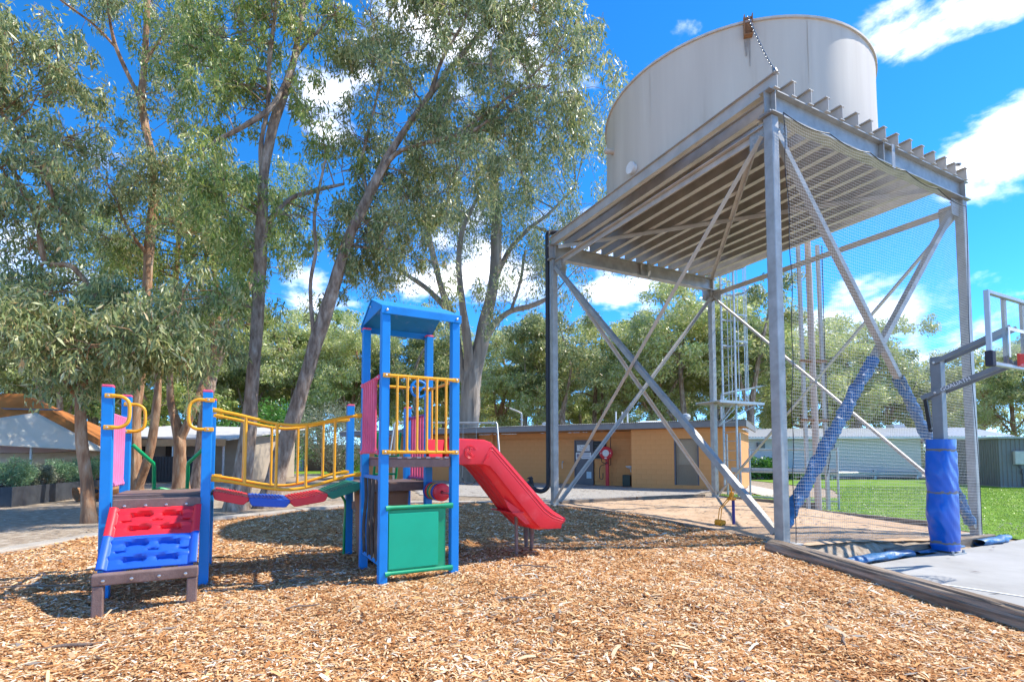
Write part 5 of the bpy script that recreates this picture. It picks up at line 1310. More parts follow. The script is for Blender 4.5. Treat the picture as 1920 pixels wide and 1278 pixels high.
stp = thing('caravan_steps', 'pale caravan end with steps seen through the tower legs', 'caravan', (*at(800, 880, 30).xy, 0), R(-10))
MB().box((0, .6, .5), (2.0, 3.5, 2.5)).build('body', mat('van_white', (.5, .5, .5), .5), stp, bevel=.05)
for k in range(3): MB().box((.1, .1-k*.28, .0), (.9, .35-k*.28, .45-k*.14)).build('step', CRW, stp)
# ================================================================== TREES AND SHRUBS
BARK = mat('gum_bark', (.17, .13, .105), .9, scale=3.4, stretch=(2.6, 2.6, .8), bump=1, bscale=16, detail=10,
           ramp=[(.28, (.10, .065, .045)), (.44, (.25, .175, .125)), (.56, (.38, .285, .215)), (.74, (.54, .45, .37))])
BARKO = mat('peeling_gum_bark', (.3, .17, .1), .8, scale=3, stretch=(2.8, 2.8, .6), bump=.9, bscale=16, detail=10,
            ramp=[(.25, (.12, .065, .04)), (.45, (.30, .15, .075)), (.6, (.42, .26, .15)), (.8, (.52, .44, .36))])
BARKG = mat('big_gum_bark', (.3, .27, .23), .9, scale=1.2, stretch=(3, 3, .35), bump=.9, bscale=5, detail=10,
            ramp=[(.25, (.12, .095, .075)), (.45, (.26, .21, .165)), (.65, (.38, .32, .26)), (.85, (.50, .44, .37))])
def leafmat(name, ramp, trans=.38, rough=.38):
    return mat(name, (.1, .1, .1), rough, spec=.6, island=True, trans=trans, ramp=ramp)
LF1 = leafmat('gum_leaf_grey_green', [(0, (0.121, 0.182, 0.068)), (.3, (0.224, 0.285, 0.110)), (.6, (0.362, 0.407, 0.158)), (.85, (0.556, 0.543, 0.231)), (.96, (0.620, 0.620, 0.367)), (1, (0.620, 0.392, 0.172))])
LF2 = leafmat('gum_leaf_fresh_green', [(0, (0.140, 0.234, 0.052)), (.35, (0.257, 0.356, 0.084)), (.7, (0.432, 0.492, 0.128)), (.93, (0.620, 0.620, 0.212)), (1, (0.620, 0.549, 0.212))])
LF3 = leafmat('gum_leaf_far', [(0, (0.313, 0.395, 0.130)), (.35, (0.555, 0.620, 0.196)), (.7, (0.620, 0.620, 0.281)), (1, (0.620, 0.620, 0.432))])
LF4 = leafmat('shrub_leaf', [(0, (0.038, 0.133, 0.023)), (.5, (0.095, 0.266, 0.038)), (1, (0.209, 0.418, 0.076))])
LF5 = leafmat('grey_shrub_leaf', [(0, (0.133, 0.162, 0.104)), (.5, (0.247, 0.275, 0.180)), (1, (0.418, 0.437, 0.304))])
def leaves(C, rad, nl, lmin, lmax, wr, hang=.9, flat=1.0, rs=None):
    """C (n,3) cluster centres, rad (n,), nl leaves each -> vertex and face arrays of lance-shaped leaves"""
    g = rs or rng; n = len(C)*nl
    off = g.normal(0, 1, (n, 3)); r_ = np.linalg.norm(off, axis=1, keepdims=True); off *= np.minimum(1, 1.7/r_)*.62
    rr = np.repeat(rad, nl)[:, None]; P = np.repeat(C, nl, 0)+off*rr*np.array([1, 1, flat])
    d = np.c_[g.normal(0, .55, n), g.normal(0, .55, n), -hang*np.ones(n)+g.normal(0, .5, n)]; d /= np.linalg.norm(d, axis=1, keepdims=True)
    a = g.normal(0, 1, (n, 3)); w = np.cross(d, a); w /= np.linalg.norm(w, axis=1, keepdims=True)
    L = (lmin*.7+(lmax*1.2-lmin*.7)*g.beta(2, 2.6, n))[:, None]; w *= L*wr*g.uniform(.7, 1.2, (n, 1))
    nr = np.cross(d, w); cv = nr*g.uniform(-.5, .5, (n, 1))
    V = np.stack([P, P+d*L*.42+w+cv, P+d*L, P+d*L*.42-w+cv], 1).reshape(-1, 3)
    F = np.arange(n*4).reshape(-1, 4); return V, F
def twig(mb, a, b, r0, r1, n=5):
    a = Vector(a); b = Vector(b); L = (b-a).length
    m1 = a.lerp(b, .35)+Vector((random.uniform(-1, 1), random.uniform(-1, 1), random.uniform(.2, 1.2)))*L*.10
    m2 = a.lerp(b, .72)+Vector((random.uniform(-1, 1), random.uniform(-1, 1), random.uniform(.2, 1.0)))*L*.09
    mb.tube([a, m1, m2, b], [r0, r0*.7, r0*.45, r1], n, cap=False)
def resample(path, k):
    P = smooth_path([p for p, r in path], k); n = len(path); out = []
    for i_, p in enumerate(P):
        t = i_/(len(P)-1)*(n-1); j = min(int(t), n-2); f_ = t-j; out.append((p, path[j][1]*(1-f_)+path[j+1][1]*f_))
    return out
def rough_tube(mb, path, n, seed=0, flare=0.):
    pts = resample(path, 5); rr = random.Random(seed); ph = [rr.uniform(0, 6) for _ in range(4)]
    s0 = len(mb.v); mb.tube([p for p, r in pts], [r for p, r in pts], n, cap=True)
    m = len(pts)
    for i_ in range(m):
        c, r = pts[i_]
        for k in range(n):
            idx = s0+i_*n+k; v = Vector(mb.v[idx])-c; q = 2*math.pi*k/n
            w = 1+.09*math.sin(2*q+ph[0]+i_*.4)+.06*math.sin(3*q+ph[1]-i_*.6)+.05*math.sin(5*q+ph[2]+i_*1.1)
            if flare and i_ < 6: w += flare*(1-i_/6)**2*(1+.4*math.sin(3*q+ph[3]))
            mb.v[idx] = tuple(c+v*w)
    return pts
def big_tree(name, label, limbs, blobs, bark, leaf, nper, lsize, wr=.125, group=None, crad=.42, Yd=None, twr=.02, flat=1.5, seed=0, ntrunk=12, wf=.78, spread=.55):
    """limbs: lists of (px,py,Y,width px); first is the trunk from the ground. blobs: (px,py,rx px,ry px,Y,depth m,count)"""
    rs = np.random.default_rng(seed+100); random.seed(seed)
    def pt(l): x, y, Y, w = l; return (at(x, y, Y), w*wf/2*Y/958)
    first = [pt(l) for l in limbs[0]]; base = first[0][0].copy(); base.z = float(gh(base.x, base.y)); org = base
    t = thing(name, label, 'tree', org, 0, group)
    first[0] = (Vector((first[0][0].x, first[0][0].y, org.z-.25)), first[0][1]*1.15)
    skel = []; mb = MB()
    for k, l in enumerate(limbs):
        path = [(p-org, r) for p, r in ([pt(q) for q in l] if k else first)]
        if k:   # start inside the nearest skeleton point so that the limb grows out of its parent
            j = min(range(len(skel)), key=lambda q: (skel[q][0]-path[0][0]).length); path[0] = (skel[j][0], min(skel[j][1]*.85, path[0][1]*1.2))
        skel += rough_tube(mb, path, ntrunk if k == 0 else 9, seed+k, .35 if k == 0 else 0)
    mb.build('trunk', bark, t, smooth=True)
    C = []; tw = MB(); SP = np.array([tuple(p) for p, r in skel]); SR = np.array([r for p, r in skel])
    for (px, py, rx, ry, Y, dep, cnt) in blobs:
        sub = max(2, int(cnt/6)); cen = at(px, py, Y)-org; sx, sz = rx*Y/958, ry*Y/958
        for _ in range(sub):
            q = rs.normal(0, 1, 3); q /= np.linalg.norm(q); q *= rs.random()**.4
            c0 = cen+Vector((q[0]*sx, q[1]*dep, q[2]*sz))
            dd_ = np.linalg.norm(SP-np.array(c0), axis=1)+np.where(SP[:, 2] > c0.z, .8, 0); j = int(np.argmin(dd_)); sp = Vector(SP[j])
            twig(tw, sp, c0, min(SR[j]*.6, max(twr, twr*1.6*min(2.2, dd_[j]*.6))), twr*.5)
            for _k in range(6):
                c1 = c0+Vector(rs.normal(0, 1, 3)*np.array([1, 1, .85])*spread); C.append(tuple(c1))
                mid_ = sp.lerp(c0, random.uniform(.6, 1)); tw.tube([mid_, mid_.lerp(c1, .55)+Vector((0, 0, .08)), c1-Vector((0, 0, crad*.5))], [twr*.5, twr*.38, twr*.2], 3, cap=False)
                for _j in range(2): e_ = c1+Vector(rs.normal(0, .6, 3))*crad; tw.tube([c1+Vector((0, 0, crad*.2)), e_, e_-Vector((0, 0, crad*.8))], [twr*.22, twr*.18, twr*.1], 3, cap=False)
    tag(tw.build('branches', bark, t, smooth=True), kind='stuff')
    C = np.array(C); rad = crad*rs.uniform(.6, 1.25, len(C))
    V, F = leaves(C, rad, nper, lsize[0], lsize[1], wr, flat=flat, rs=rs)
    np_mesh('crown', V, F, leaf, t)
    return t
LS = (.11, .20)
# --- left trunk with a twin stem, tall bare pole above its bright lower bunch
big_tree('gum_tree', 'tall gum with pale streaked pole and bright leaf bunch behind the entry deck', [
    [(258, 925, 15, 34), (252, 800, 15, 34), (262, 690, 15, 33), (275, 560, 15, 29), (280, 460, 15, 28), (288, 370, 15, 26), (286, 300, 15, 24), (272, 235, 15, 24), (266, 180, 15, 22), (272, 100, 15, 20), (276, 20, 15, 17), (282, -90, 15, 12)],
    [(288, 925, 14.6, 26), (280, 850, 14.6, 25), (292, 770, 14.7, 24), (296, 690, 14.8, 20), (280, 600, 15, 16)],
    [(264, 195, 15, 14), (235, 130, 14.8, 13), (215, 80, 14.6, 11), (203, 20, 14.4, 9), (196, -60, 14.2, 7)],
    [(222, 95, 14.7, 9), (180, 50, 14.3, 8), (140, 20, 14, 7), (100, -10, 13.8, 6)],
    [(276, 115, 15, 10), (300, 75, 15.2, 9), (328, 40, 15.4, 8), (336, -20, 15.5, 6)],
    [(276, 480, 15, 11), (250, 445, 14.6, 10), (228, 405, 14.4, 9), (222, 380, 14.3, 6)]],
    [(200, -10, 110, 60, 14.5, 1.5, 30), (330, -10, 110, 70, 15.5, 1.5, 36), (345, 90, 60, 70, 15.4, 1.2, 22), (255, 335, 115, 55, 14.3, 1.2, 44), (330, 310, 60, 60, 14.6, 1.1, 22), (205, 420, 70, 60, 14.3, 1, 20), (360, 215, 70, 55, 15.6, 1.2, 24), (340, 420, 60, 60, 15.8, 1.2, 16)],
    BARKO, LF1, 125, LS, seed=1, crad=.26, wf=.56)
# --- small leaning trunk at the left with weeping leaves over the awning
big_tree('gum_tree', 'small gum at the left beside the planter, its leaves hanging over the orange awning', [
    [(170, 980, 10.1, 28), (162, 900, 10.1, 25), (152, 810, 10.1, 22), (150, 740, 10.2, 19), (158, 660, 10.3, 15)],
    [(158, 670, 10.3, 13), (185, 630, 10.5, 13), (208, 598, 10.8, 12), (172, 545, 10.9, 13), (150, 515, 10.9, 12), (128, 497, 10.9, 11), (85, 492, 11, 10), (72, 440, 11, 8)],
    [(82, 490, 11, 9), (64, 400, 11, 9), (36, 350, 11.1, 9), (10, 335, 11.2, 8), (-40, 300, 11.3, 6)],
    [(66, 425, 11, 10), (100, 375, 11, 10), (72, 310, 11.1, 9), (38, 250, 11.2, 8), (-5, 205, 11.3, 7)],
    [(152, 760, 10.2, 8), (110, 700, 9.9, 7), (60, 660, 9.7, 5), (10, 640, 9.5, 4)],
    [(155, 720, 10.2, 8), (215, 680, 10, 6), (280, 650, 9.8, 5), (340, 640, 9.8, 4)]],
    [(60, 590, 95, 55, 9.8, 1.0, 50), (165, 625, 80, 60, 10, 1.0, 44), (265, 650, 80, 60, 9.9, .9, 38), (340, 600, 60, 70, 10.2, .9, 34), (40, 540, 75, 50, 10.8, 1, 30), (120, 560, 60, 45, 10.8, 1, 22), (150, 690, 50, 30, 9.9, .6, 12), (345, 690, 40, 45, 10, .7, 16),
     (30, 60, 80, 80, 11.5, 1.3, 30), (20, 190, 80, 90, 11.3, 1.3, 40), (70, 150, 70, 80, 11.4, 1.2, 26), (30, 330, 70, 60, 11.2, 1.2, 26), (110, 250, 45, 90, 11.3, 1, 20), (130, 380, 60, 60, 11.2, 1, 24), (20, 440, 60, 50, 11.2, 1, 18), (190, 540, 50, 50, 10.9, .9, 18)],
    BARKO, LF1, 95, (.11, .21), seed=2, crad=.225, wf=.78, spread=.42)
# --- upright trunk left of the bridge
big_tree('gum_tree', 'upright gum trunk behind the bridge with orange limb reaching left', [
    [(440, 960, 12.4, 50), (455, 890, 12.4, 42), (468, 780, 12.4, 36), (480, 640, 12.4, 32), (487, 500, 12.4, 29), (492, 410, 12.4, 28), (494, 330, 12.4, 26), (512, 240, 12.5, 23), (535, 165, 12.6, 21), (552, 110, 12.7, 18), (560, 60, 12.8, 14), (570, 0, 12.9, 11), (580, -60, 13, 8)],
    [(548, 120, 12.7, 12), (530, 165, 12.4, 13), (505, 205, 12.1, 13), (460, 235, 11.9, 12), (410, 262, 11.7, 11), (370, 290, 11.6, 9), (330, 300, 11.5, 6)],
    [(493, 340, 12.4, 13), (490, 270, 12.4, 12), (502, 200, 12.4, 11), (505, 120, 12.3, 10), (515, 30, 12.2, 9), (520, -50, 12.1, 7)],
    [(495, 430, 12.4, 12), (520, 395, 12.6, 11), (550, 370, 12.9, 11), (600, 355, 13.2, 10), (645, 345, 13.5, 7)],
    [(552, 110, 12.7, 9), (575, 80, 12.9, 9), (605, 50, 13.1, 7), (640, 10, 13.3, 5)]],
    [(440, 60, 80, 75, 12.2, 1.3, 42), (520, 30, 70, 70, 12.4, 1.2, 34), (600, 20, 60, 60, 13, 1.2, 26), (430, 190, 55, 60, 12, 1.1, 30), (395, 330, 60, 60, 11.8, 1, 26), (440, 400, 50, 80, 12, 1, 24), (420, 530, 45, 60, 12.2, 1, 18), (600, 400, 60, 60, 13.4, 1, 22), (560, 180, 40, 40, 12.8, .8, 10), (380, 150, 55, 60, 12.2, 1, 22), (640, 300, 50, 60, 13.4, 1, 16)],
    BARK, LF2, 110, LS, seed=3, crad=.24, wf=.72)
# --- trunk leaning right behind the bridge
big_tree('gum_tree', 'gum trunk leaning right behind the bridge into a broad hanging crown', [
    [(498, 955, 13, 50), (518, 890, 13, 44), (545, 800, 13, 40), (575, 700, 13, 36), (600, 620, 13, 34), (628, 530, 13, 31), (655, 445, 13, 28), (690, 370, 13.1, 25), (725, 300, 13.2, 21), (755, 250, 13.3, 18), (805, 180, 13.4, 14), (860, 110, 13.5, 12), (910, 50, 13.6, 10), (960, -10, 13.7, 8)],
    [(700, 350, 13.1, 12), (740, 290, 13, 12), (800, 268, 12.9, 11), (850, 255, 12.8, 10), (890, 243, 12.7, 9), (915, 226, 12.6, 7)],
    [(572, 640, 13, 10), (582, 540, 12.9, 10), (592, 470, 12.8, 9), (590, 400, 12.8, 8), (610, 300, 12.7, 6)],
    [(810, 175, 13.4, 9), (830, 110, 13.2, 8), (870, 40, 13, 7), (900, -40, 12.8, 5)],
    [(690, 370, 13.1, 8), (680, 300, 13.3, 8), (700, 210, 13.5, 7), (720, 120, 13.7, 6), (730, 20, 13.9, 4)],
    [(850, 255, 12.8, 6), (930, 200, 12.8, 6), (1010, 130, 12.9, 5), (1060, 60, 13, 4)]],
    [(690, 60, 80, 80, 13.5, 1.4, 44), (780, 40, 80, 80, 13.4, 1.4, 44), (870, 60, 80, 80, 13.2, 1.4, 44), (960, 50, 80, 80, 13.2, 1.4, 46), (1040, 40, 70, 70, 13.2, 1.2, 34), (1075, 120, 42, 60, 13.2, 1, 20), (1050, 210, 55, 70, 13.1, 1.1, 28), (950, 190, 80, 70, 13, 1.2, 40), (840, 190, 80, 60, 13.2, 1.2, 34), (730, 200, 80, 70, 13.5, 1.3, 34), (680, 300, 60, 60, 13.6, 1, 22), (700, 430, 70, 70, 13.6, 1, 30), (770, 350, 80, 60, 13.6, 1.1, 32), (760, 470, 60, 60, 13.8, 1, 20), (640, 520, 40, 60, 13.4, .8, 12), (860, 300, 70, 50, 13.2, 1, 26), (1000, 290, 60, 50, 13.2, 1, 20)],
    BARK, LF1, 125, LS, seed=4, crad=.255, wf=.72)
# --- two trunks further back between entry deck and bridge
big_tree('gum_tree', 'forked reddish trunk between the entry deck posts', [
    [(338, 930, 17, 38), (338, 860, 17, 36), (335, 815, 17, 36), (322, 760, 17, 20), (318, 700, 17, 18), (322, 620, 17, 15), (330, 520, 17, 14), (336, 420, 17, 12), (335, 330, 17, 9)],
    [(340, 825, 17, 26), (358, 780, 17, 25), (375, 735, 17.2, 22), (392, 690, 17.4, 18), (410, 600, 17.6, 15), (400, 480, 17.8, 13), (402, 390, 18, 11)]],
    [(320, 520, 80, 80, 17, 1.6, 36), (400, 450, 70, 80, 17.6, 1.6, 34), (380, 600, 60, 60, 17.4, 1.5, 26), (330, 400, 80, 70, 17.5, 1.6, 34), (420, 330, 70, 60, 18, 1.5, 26), (250, 520, 70, 80, 17.5, 1.6, 30), (460, 560, 40, 70, 18, 1.2, 16)],
    BARKO, LF2, 170, (.11, .19), seed=5, crad=.34, spread=.75, wf=.58)
big_tree('gum_tree', 'dark trunk leaning right beside the right entry deck post', [
    [(372, 925, 18, 38), (380, 820, 18, 36), (392, 730, 18, 30), (410, 670, 18.2, 25), (440, 590, 18.4, 22), (468, 530, 18.6, 19), (490, 460, 18.8, 15), (520, 390, 19, 11)],
    [(400, 700, 18, 14), (400, 640, 18, 13), (395, 560, 18, 12), (385, 480, 18, 10), (390, 400, 18, 8)]],
    [(520, 400, 60, 60, 19, 1.5, 20), (460, 440, 50, 60, 18.8, 1.5, 20), (390, 420, 70, 70, 18.4, 1.5, 24), (560, 470, 40, 60, 19, 1.4, 12), (200, 460, 80, 80, 19, 1.6, 26), (130, 500, 70, 70, 19, 1.6, 22)],
    BARK, LF2, 170, (.11, .19), seed=6, crad=.34, spread=.75, wf=.6)
# --- huge multi-limbed gum behind the slide
big_tree('gum_tree', 'massive grey gum forking into several limbs behind the slide', [
    [(878, 905, 26, 70), (878, 840, 26, 58), (880, 770, 26, 56), (884, 715, 26, 60), (897, 665, 26, 42), (908, 610, 26, 36), (924, 540, 26, 34), (930, 470, 26, 31), (931, 400, 26, 26), (926, 320, 26, 20), (922, 250, 26, 14)],
    [(872, 740, 26, 30), (862, 680, 26, 27), (848, 600, 26, 24), (828, 540, 26, 20), (810, 470, 26, 16), (795, 400, 26, 12)],
    [(884, 710, 26, 30), (876, 640, 25.6, 24), (866, 560, 25.3, 20), (860, 490, 25, 17), (868, 430, 24.7, 13), (895, 370, 24.4, 9)],
    [(905, 640, 26, 22), (930, 605, 25.8, 19), (958, 583, 25.6, 17), (1000, 572, 25.4, 14), (1035, 555, 25.2, 10)],
    [(845, 590, 26, 15), (805, 545, 26.3, 14), (770, 520, 26.6, 12), (735, 500, 27, 8)],
    [(926, 530, 26, 14), (955, 470, 26.3, 13), (990, 430, 26.6, 12), (1030, 400, 27, 9), (1080, 350, 27.4, 6)],
    [(958, 583, 25.6, 9), (975, 530, 25.6, 8), (985, 470, 25.6, 6)],
    [(1000, 425, 26.6, 8), (1060, 440, 26.8, 7), (1110, 400, 27, 5)]],
    [(800, 400, 70, 60, 26, 2.6, 36), (870, 360, 80, 60, 25.5, 2.6, 44), (960, 340, 80, 70, 26, 2.6, 44), (1050, 300, 70, 80, 26.5, 2.6, 40), (1095, 230, 35, 60, 26.5, 2, 16), (1090, 400, 45, 70, 26.5, 2.2, 22), (1000, 470, 70, 50, 26, 2.4, 24), (930, 430, 80, 50, 26, 2.4, 26), (780, 480, 60, 50, 26.4, 2.2, 20), (1030, 550, 50, 50, 25.4, 2, 16), (870, 260, 80, 60, 26, 2.6, 30), (980, 240, 80, 60, 26, 2.6, 34), (1080, 480, 40, 50, 26.4, 2, 14), (970, 560, 40, 30, 25.5, 1.5, 8), (720, 520, 40, 40, 26.8, 1.6, 10)],
    BARKG, LF1, 110, (.16, .27), wr=.12, seed=7, crad=.52, twr=.03, spread=1.1, wf=.66)

# --- far gums: five built forms, each copied with its own turn and size
def far_gum(seed, H, nbl, spread, leaf, bark, nper=62, lean=0.):
    random.seed(seed); rs = np.random.default_rng(seed+500)
    t = thing('gum_tree', 'x', 'tree'); mb = MB(); skel = []
    f_ = random.uniform(.22, .36)
    tr = [(Vector((0, 0, -.3)), .26), (Vector((lean*.2, 0, H*f_*.5)), .22), (Vector((lean*.5, .1, H*f_)), .20), (Vector((lean+random.uniform(-.6, .6), random.uniform(-.6, .6), H*.62)), .12), (Vector((lean*1.3+random.uniform(-.8, .8), random.uniform(-.8, .8), H*.88)), .05)]
    skel += rough_tube(mb, tr, 8, seed, .3); C = []
    nl = random.randint(4, 6); ends = [tr[-1][0]]
    for k in range(nl):
        a = 2*math.pi*(k+random.random()*.7)/nl; s = random.uniform(.5, 1)*spread; z = H*random.uniform(.48, .86)
        j = random.randint(len(skel)//4, len(skel)*2//3); p0 = skel[j][0]
        e = Vector((p0.x+math.cos(a)*s, p0.y+math.sin(a)*s, max(z, p0.z+1)))
        m_ = p0.lerp(e, .5)+Vector((0, 0, -.06*H)); skel += rough_tube(mb, [(p0, .11), (m_, .085), (e, .035)], 6, seed+k); ends.append(e)
    mb.build('trunk', bark, t, smooth=True)
    SP = [p for p, r in skel]; tw = MB()
    for b in range(nbl):
        e = random.choice(ends); c = e+Vector((random.gauss(0, .32)*spread, random.gauss(0, .32)*spread, random.uniform(-.34, .12)*H))
        c.z = min(max(c.z, H*.2), H*.96)
        p0 = min(SP, key=lambda q: (q-c).length+(1.5 if q.z > c.z else 0)); twig(tw, p0, c, .04, .015, 4)
        R0 = H*random.uniform(.06, .11)
        for _ in range(9):
            q = rs.normal(0, 1, 3); q /= np.linalg.norm(q); C.append(tuple(c+Vector(q*np.array([1, 1, .65]))*R0*rs.random()**.4))
    tag(tw.build('branches', bark, t, smooth=True), kind='stuff')
    C = np.array(C); V, F = leaves(C, H*.032*rs.uniform(.7, 1.3, len(C)), nper, .17, .34, .17, hang=.6, flat=.8, rs=rs)
    np_mesh('crown', V, F, leaf, t); return t
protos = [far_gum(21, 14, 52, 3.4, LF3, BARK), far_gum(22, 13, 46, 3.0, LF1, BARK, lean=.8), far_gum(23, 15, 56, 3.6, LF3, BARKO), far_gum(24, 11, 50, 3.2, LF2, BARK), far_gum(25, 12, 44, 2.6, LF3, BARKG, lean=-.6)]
PH = [14, 13, 15, 11, 12]; used = [False]*5
FAR = [  # px, depth, top py, form, label
 (-60, 33, 520, 0, 'far gum cut by the left edge behind the awning'), (20, 38, 560, 2, 'far gum showing above the orange awning at the left edge'), (95, 34, 590, 1, 'far gum behind the small leaning gum at the left'),
 (170, 40, 560, 4, 'far gum above the site cabin roof, left part'), (235, 37, 600, 3, 'far bushy gum above the site cabin roof, right part'), (310, 42, 580, 0, 'far gum behind the forked reddish trunk'), (372, 46, 590, 2, 'far gum behind the dark leaning trunk'),
 (425, 50, 575, 4, 'far gum behind the grey caravan'), (478, 48, 560, 1, 'far gum rising over the white shed'), (540, 47, 575, 0, 'far gum between the two bridge trunks'), (600, 52, 585, 3, 'far gum above the brown shed'),
 (655, 46, 570, 2, 'far gum just left of the roofed tower'), (715, 50, 600, 4, 'far gum seen through the left side of the roofed tower'), (770, 46, 590, 1, 'far gum seen through the middle of the roofed tower'), (830, 52, 610, 0, 'far gum left of the massive grey gum'),
 (935, 47, 600, 2, 'far gum right of the massive grey gum trunk'), (990, 44, 620, 4, 'far gum behind the grey street lamp'), (1062, 42, 575, 1, 'far gum right of the black outlet pipe'), (1115, 47, 590, 0, 'far yellowish gum left of the crossed braces'), (1168, 52, 610, 3, 'far gum where the braces cross'),
 (1222, 44, 560, 2, 'far gum above the round skylight'), (1288, 42, 530, 0, 'far gum above the roof ventilator'), (1345, 46, 545, 4, 'far gum left of the caged ladder'), (1408, 40, 525, 1, 'far gum behind the ladder cage'),
 (1468, 50, 540, 2, 'far gum peeping out right of the near column'), (1545, 52, 590, 0, 'far gum behind the clamped light pole'), (1602, 48, 605, 4, 'far gum above the pale cabin roof'), (1668, 60, 665, 3, 'far gum over the end of pale cabin'), (1725, 64, 690, 1, 'far gum left of the padded post'),
 (1790, 62, 690, 2, 'far gum between padded post and right column'), (1848, 52, 640, 0, 'far gum behind the speed boat'), (1905, 46, 630, 2, 'far gum behind the grey shed'), (1985, 44, 600, 1, 'far gum cut by the right edge above the shed'),
 (1505, 64, 660, 3, 'low far gum behind the pale cabin, left half'), (1630, 70, 700, 0, 'low far gum behind the pale cabin, right half'), (880, 60, 640, 3, 'distant gum hidden behind the massive trunk'), (1250, 64, 650, 1, 'distant gum between far gums over the orange roof'), (1085, 62, 680, 4, 'distant low gum above the grey door'), (560, 62, 640, 2, 'distant gum behind the leaning trunk'), (690, 62, 660, 3, 'distant gum behind the pink barrier'),
 (1140, 70, 730, 3, 'low distant tree above the hose reel'), (1330, 66, 700, 3, 'low distant tree behind the far column'), (1010, 66, 720, 3, 'low distant tree above the left end of orange roof'), (1450, 72, 740, 3, 'low distant tree behind the near column'), (790, 70, 730, 3, 'low distant tree behind the swing frame'), (450, 66, 700, 3, 'low distant tree behind the white shed'), (1760, 74, 750, 3, 'low distant tree behind the padded post'), (250, 60, 690, 3, 'low distant tree behind the site cabin'), (110, 58, 690, 3, 'low distant tree behind the awning')]
for k, (px, Y, top, fm, lab) in enumerate(FAR):
    z0 = -.3 if px > 1400 else 0
    p = at(px, 850, Y); Hh = at(px, top, Y).z-z0
    o = protos[fm] if not used[fm] else copy_tree(protos[fm]); used[fm] = True
    o.location = (p.x, p.y, z0); o.rotation_euler = (0, 0, random.uniform(0, 6.28)); s = Hh/PH[fm]; w = s*random.uniform(.95, 1.25)
    o.scale = (w, w, s); tag(o, lab, 'tree', 'gums beyond the road and buildings')

# --- shrubs
def shrub(px, py, Y, w, hgt, leaf, label, n=40, nl=110, ls=(.06, .12), wr=.16, z0=0, x=None, hang=0., group=None):
    rs = np.random.default_rng(int(px*7+Y)); p = at(px, py, Y) if x is None else Vector((x, Y, 0))
    t = thing('shrub', label, 'shrub', (p.x, p.y, z0), 0, group); C = []; st = MB()
    for _ in range(n):
        q = rs.normal(0, 1, 3); q /= np.linalg.norm(q); q *= rs.random()**.33
        c = Vector((q[0]*w/2, q[1]*w/2, hgt*.55+q[2]*hgt*.45)); C.append(tuple(c))
        st.tube([(q[0]*.05, q[1]*.05, -.05), (c.x*.5, c.y*.5, c.z*.6), tuple(c)], [.02, .012, .004], 4, cap=False)
    st.build('stems', BARK, t); V, F = leaves(np.array(C), np.full(n, min(w, hgt)*.17), nl, ls[0], ls[1], wr, hang=hang, rs=rs); np_mesh('foliage', V, F, leaf, t); return t
FRN = leafmat('fern_leaf', [(0, (0.095, 0.190, 0.095)), (.5, (0.190, 0.323, 0.152)), (1, (0.323, 0.456, 0.247))])
for k, (x, y, w, h_, lf, lab) in enumerate([(-13.25, 13.6, .95, .75, FRN, 'ferny shrub in the planter nearest the left edge'), (-13.5, 14.6, .9, .6, LF5, 'pale low shrub in the middle of near planter'), (-13.7, 15.5, .9, .7, FRN, 'ferny shrub at the far end of near planter'), (-14.1, 16.8, 1.0, .8, FRN, 'shrub in the planter behind the rusty drum'), (-14.35, 18.2, 1.1, .9, LF4, 'bright green shrub in the far planter beside the leaning gum')]):
    shrub(0, 0, y, w, h_, lf, lab, n=34, nl=150, ls=(.05, .11), wr=.10, z0=.40, x=x)
shrub(505, 0, 40, 7.5, 5.2, LF4, 'lush dark green tree-like shrub between the leaning trunks', n=90, nl=120, ls=(.18, .34), x=at(505, 850, 40).x)
shrub(625, 0, 34, 5.2, 4.6, LF5, 'grey green bush behind the bridge rail end', n=90, nl=120, ls=(.12, .26), wr=.12, x=at(625, 850, 34).x)
shrub(690, 0, 36, 2.6, 1.6, LF4, 'low bright bush beside the tower post', n=30, ls=(.12, .22), x=at(655, 850, 36).x)
shrub(1420, 0, 34.5, 1.5, 1.5, LF4, 'round green bush against the cabin, left of the near column', n=34, nl=140, ls=(.09, .16), wr=.3, z0=-.32, x=at(1418, 850, 34.5).x)
shrub(1447, 0, 34.5, 1.5, 1.5, LF4, 'round green bush against the cabin, just behind the near column', n=34, nl=140, ls=(.09, .16), wr=.3, z0=-.32, x=at(1449, 850, 34.5).x)
shrub(1500, 0, 33.8, 3.4, .7, LF4, 'low hedge in front of the pale cabin', n=40, nl=120, ls=(.08, .14), wr=.3, z0=-.32, x=at(1500, 850, 33.8).x)
shrub(1660, 0, 46, 5, 2.4, LF2, 'bushes behind the dark slat fence', n=50, ls=(.15, .3), z0=-.3, x=at(1660, 850, 46).x)
shrub(1715, 0, 47, 4.2, 2.6, LF3, 'yellowish bushes left of the padded post beyond the road', n=50, ls=(.15, .3), z0=-.3, x=at(1715, 850, 47).x)
shrub(1835, 0, 45, 6, 2.8, LF3, 'bushes behind the boat trailer', n=60, ls=(.15, .3), z0=-.3, x=at(1838, 850, 45).x)
shrub(415, 0, 37, 1.8, 1.2, LF2, 'small yellow green bush by the caravan', n=26, ls=(.1, .2), x=at(412, 850, 37).x)
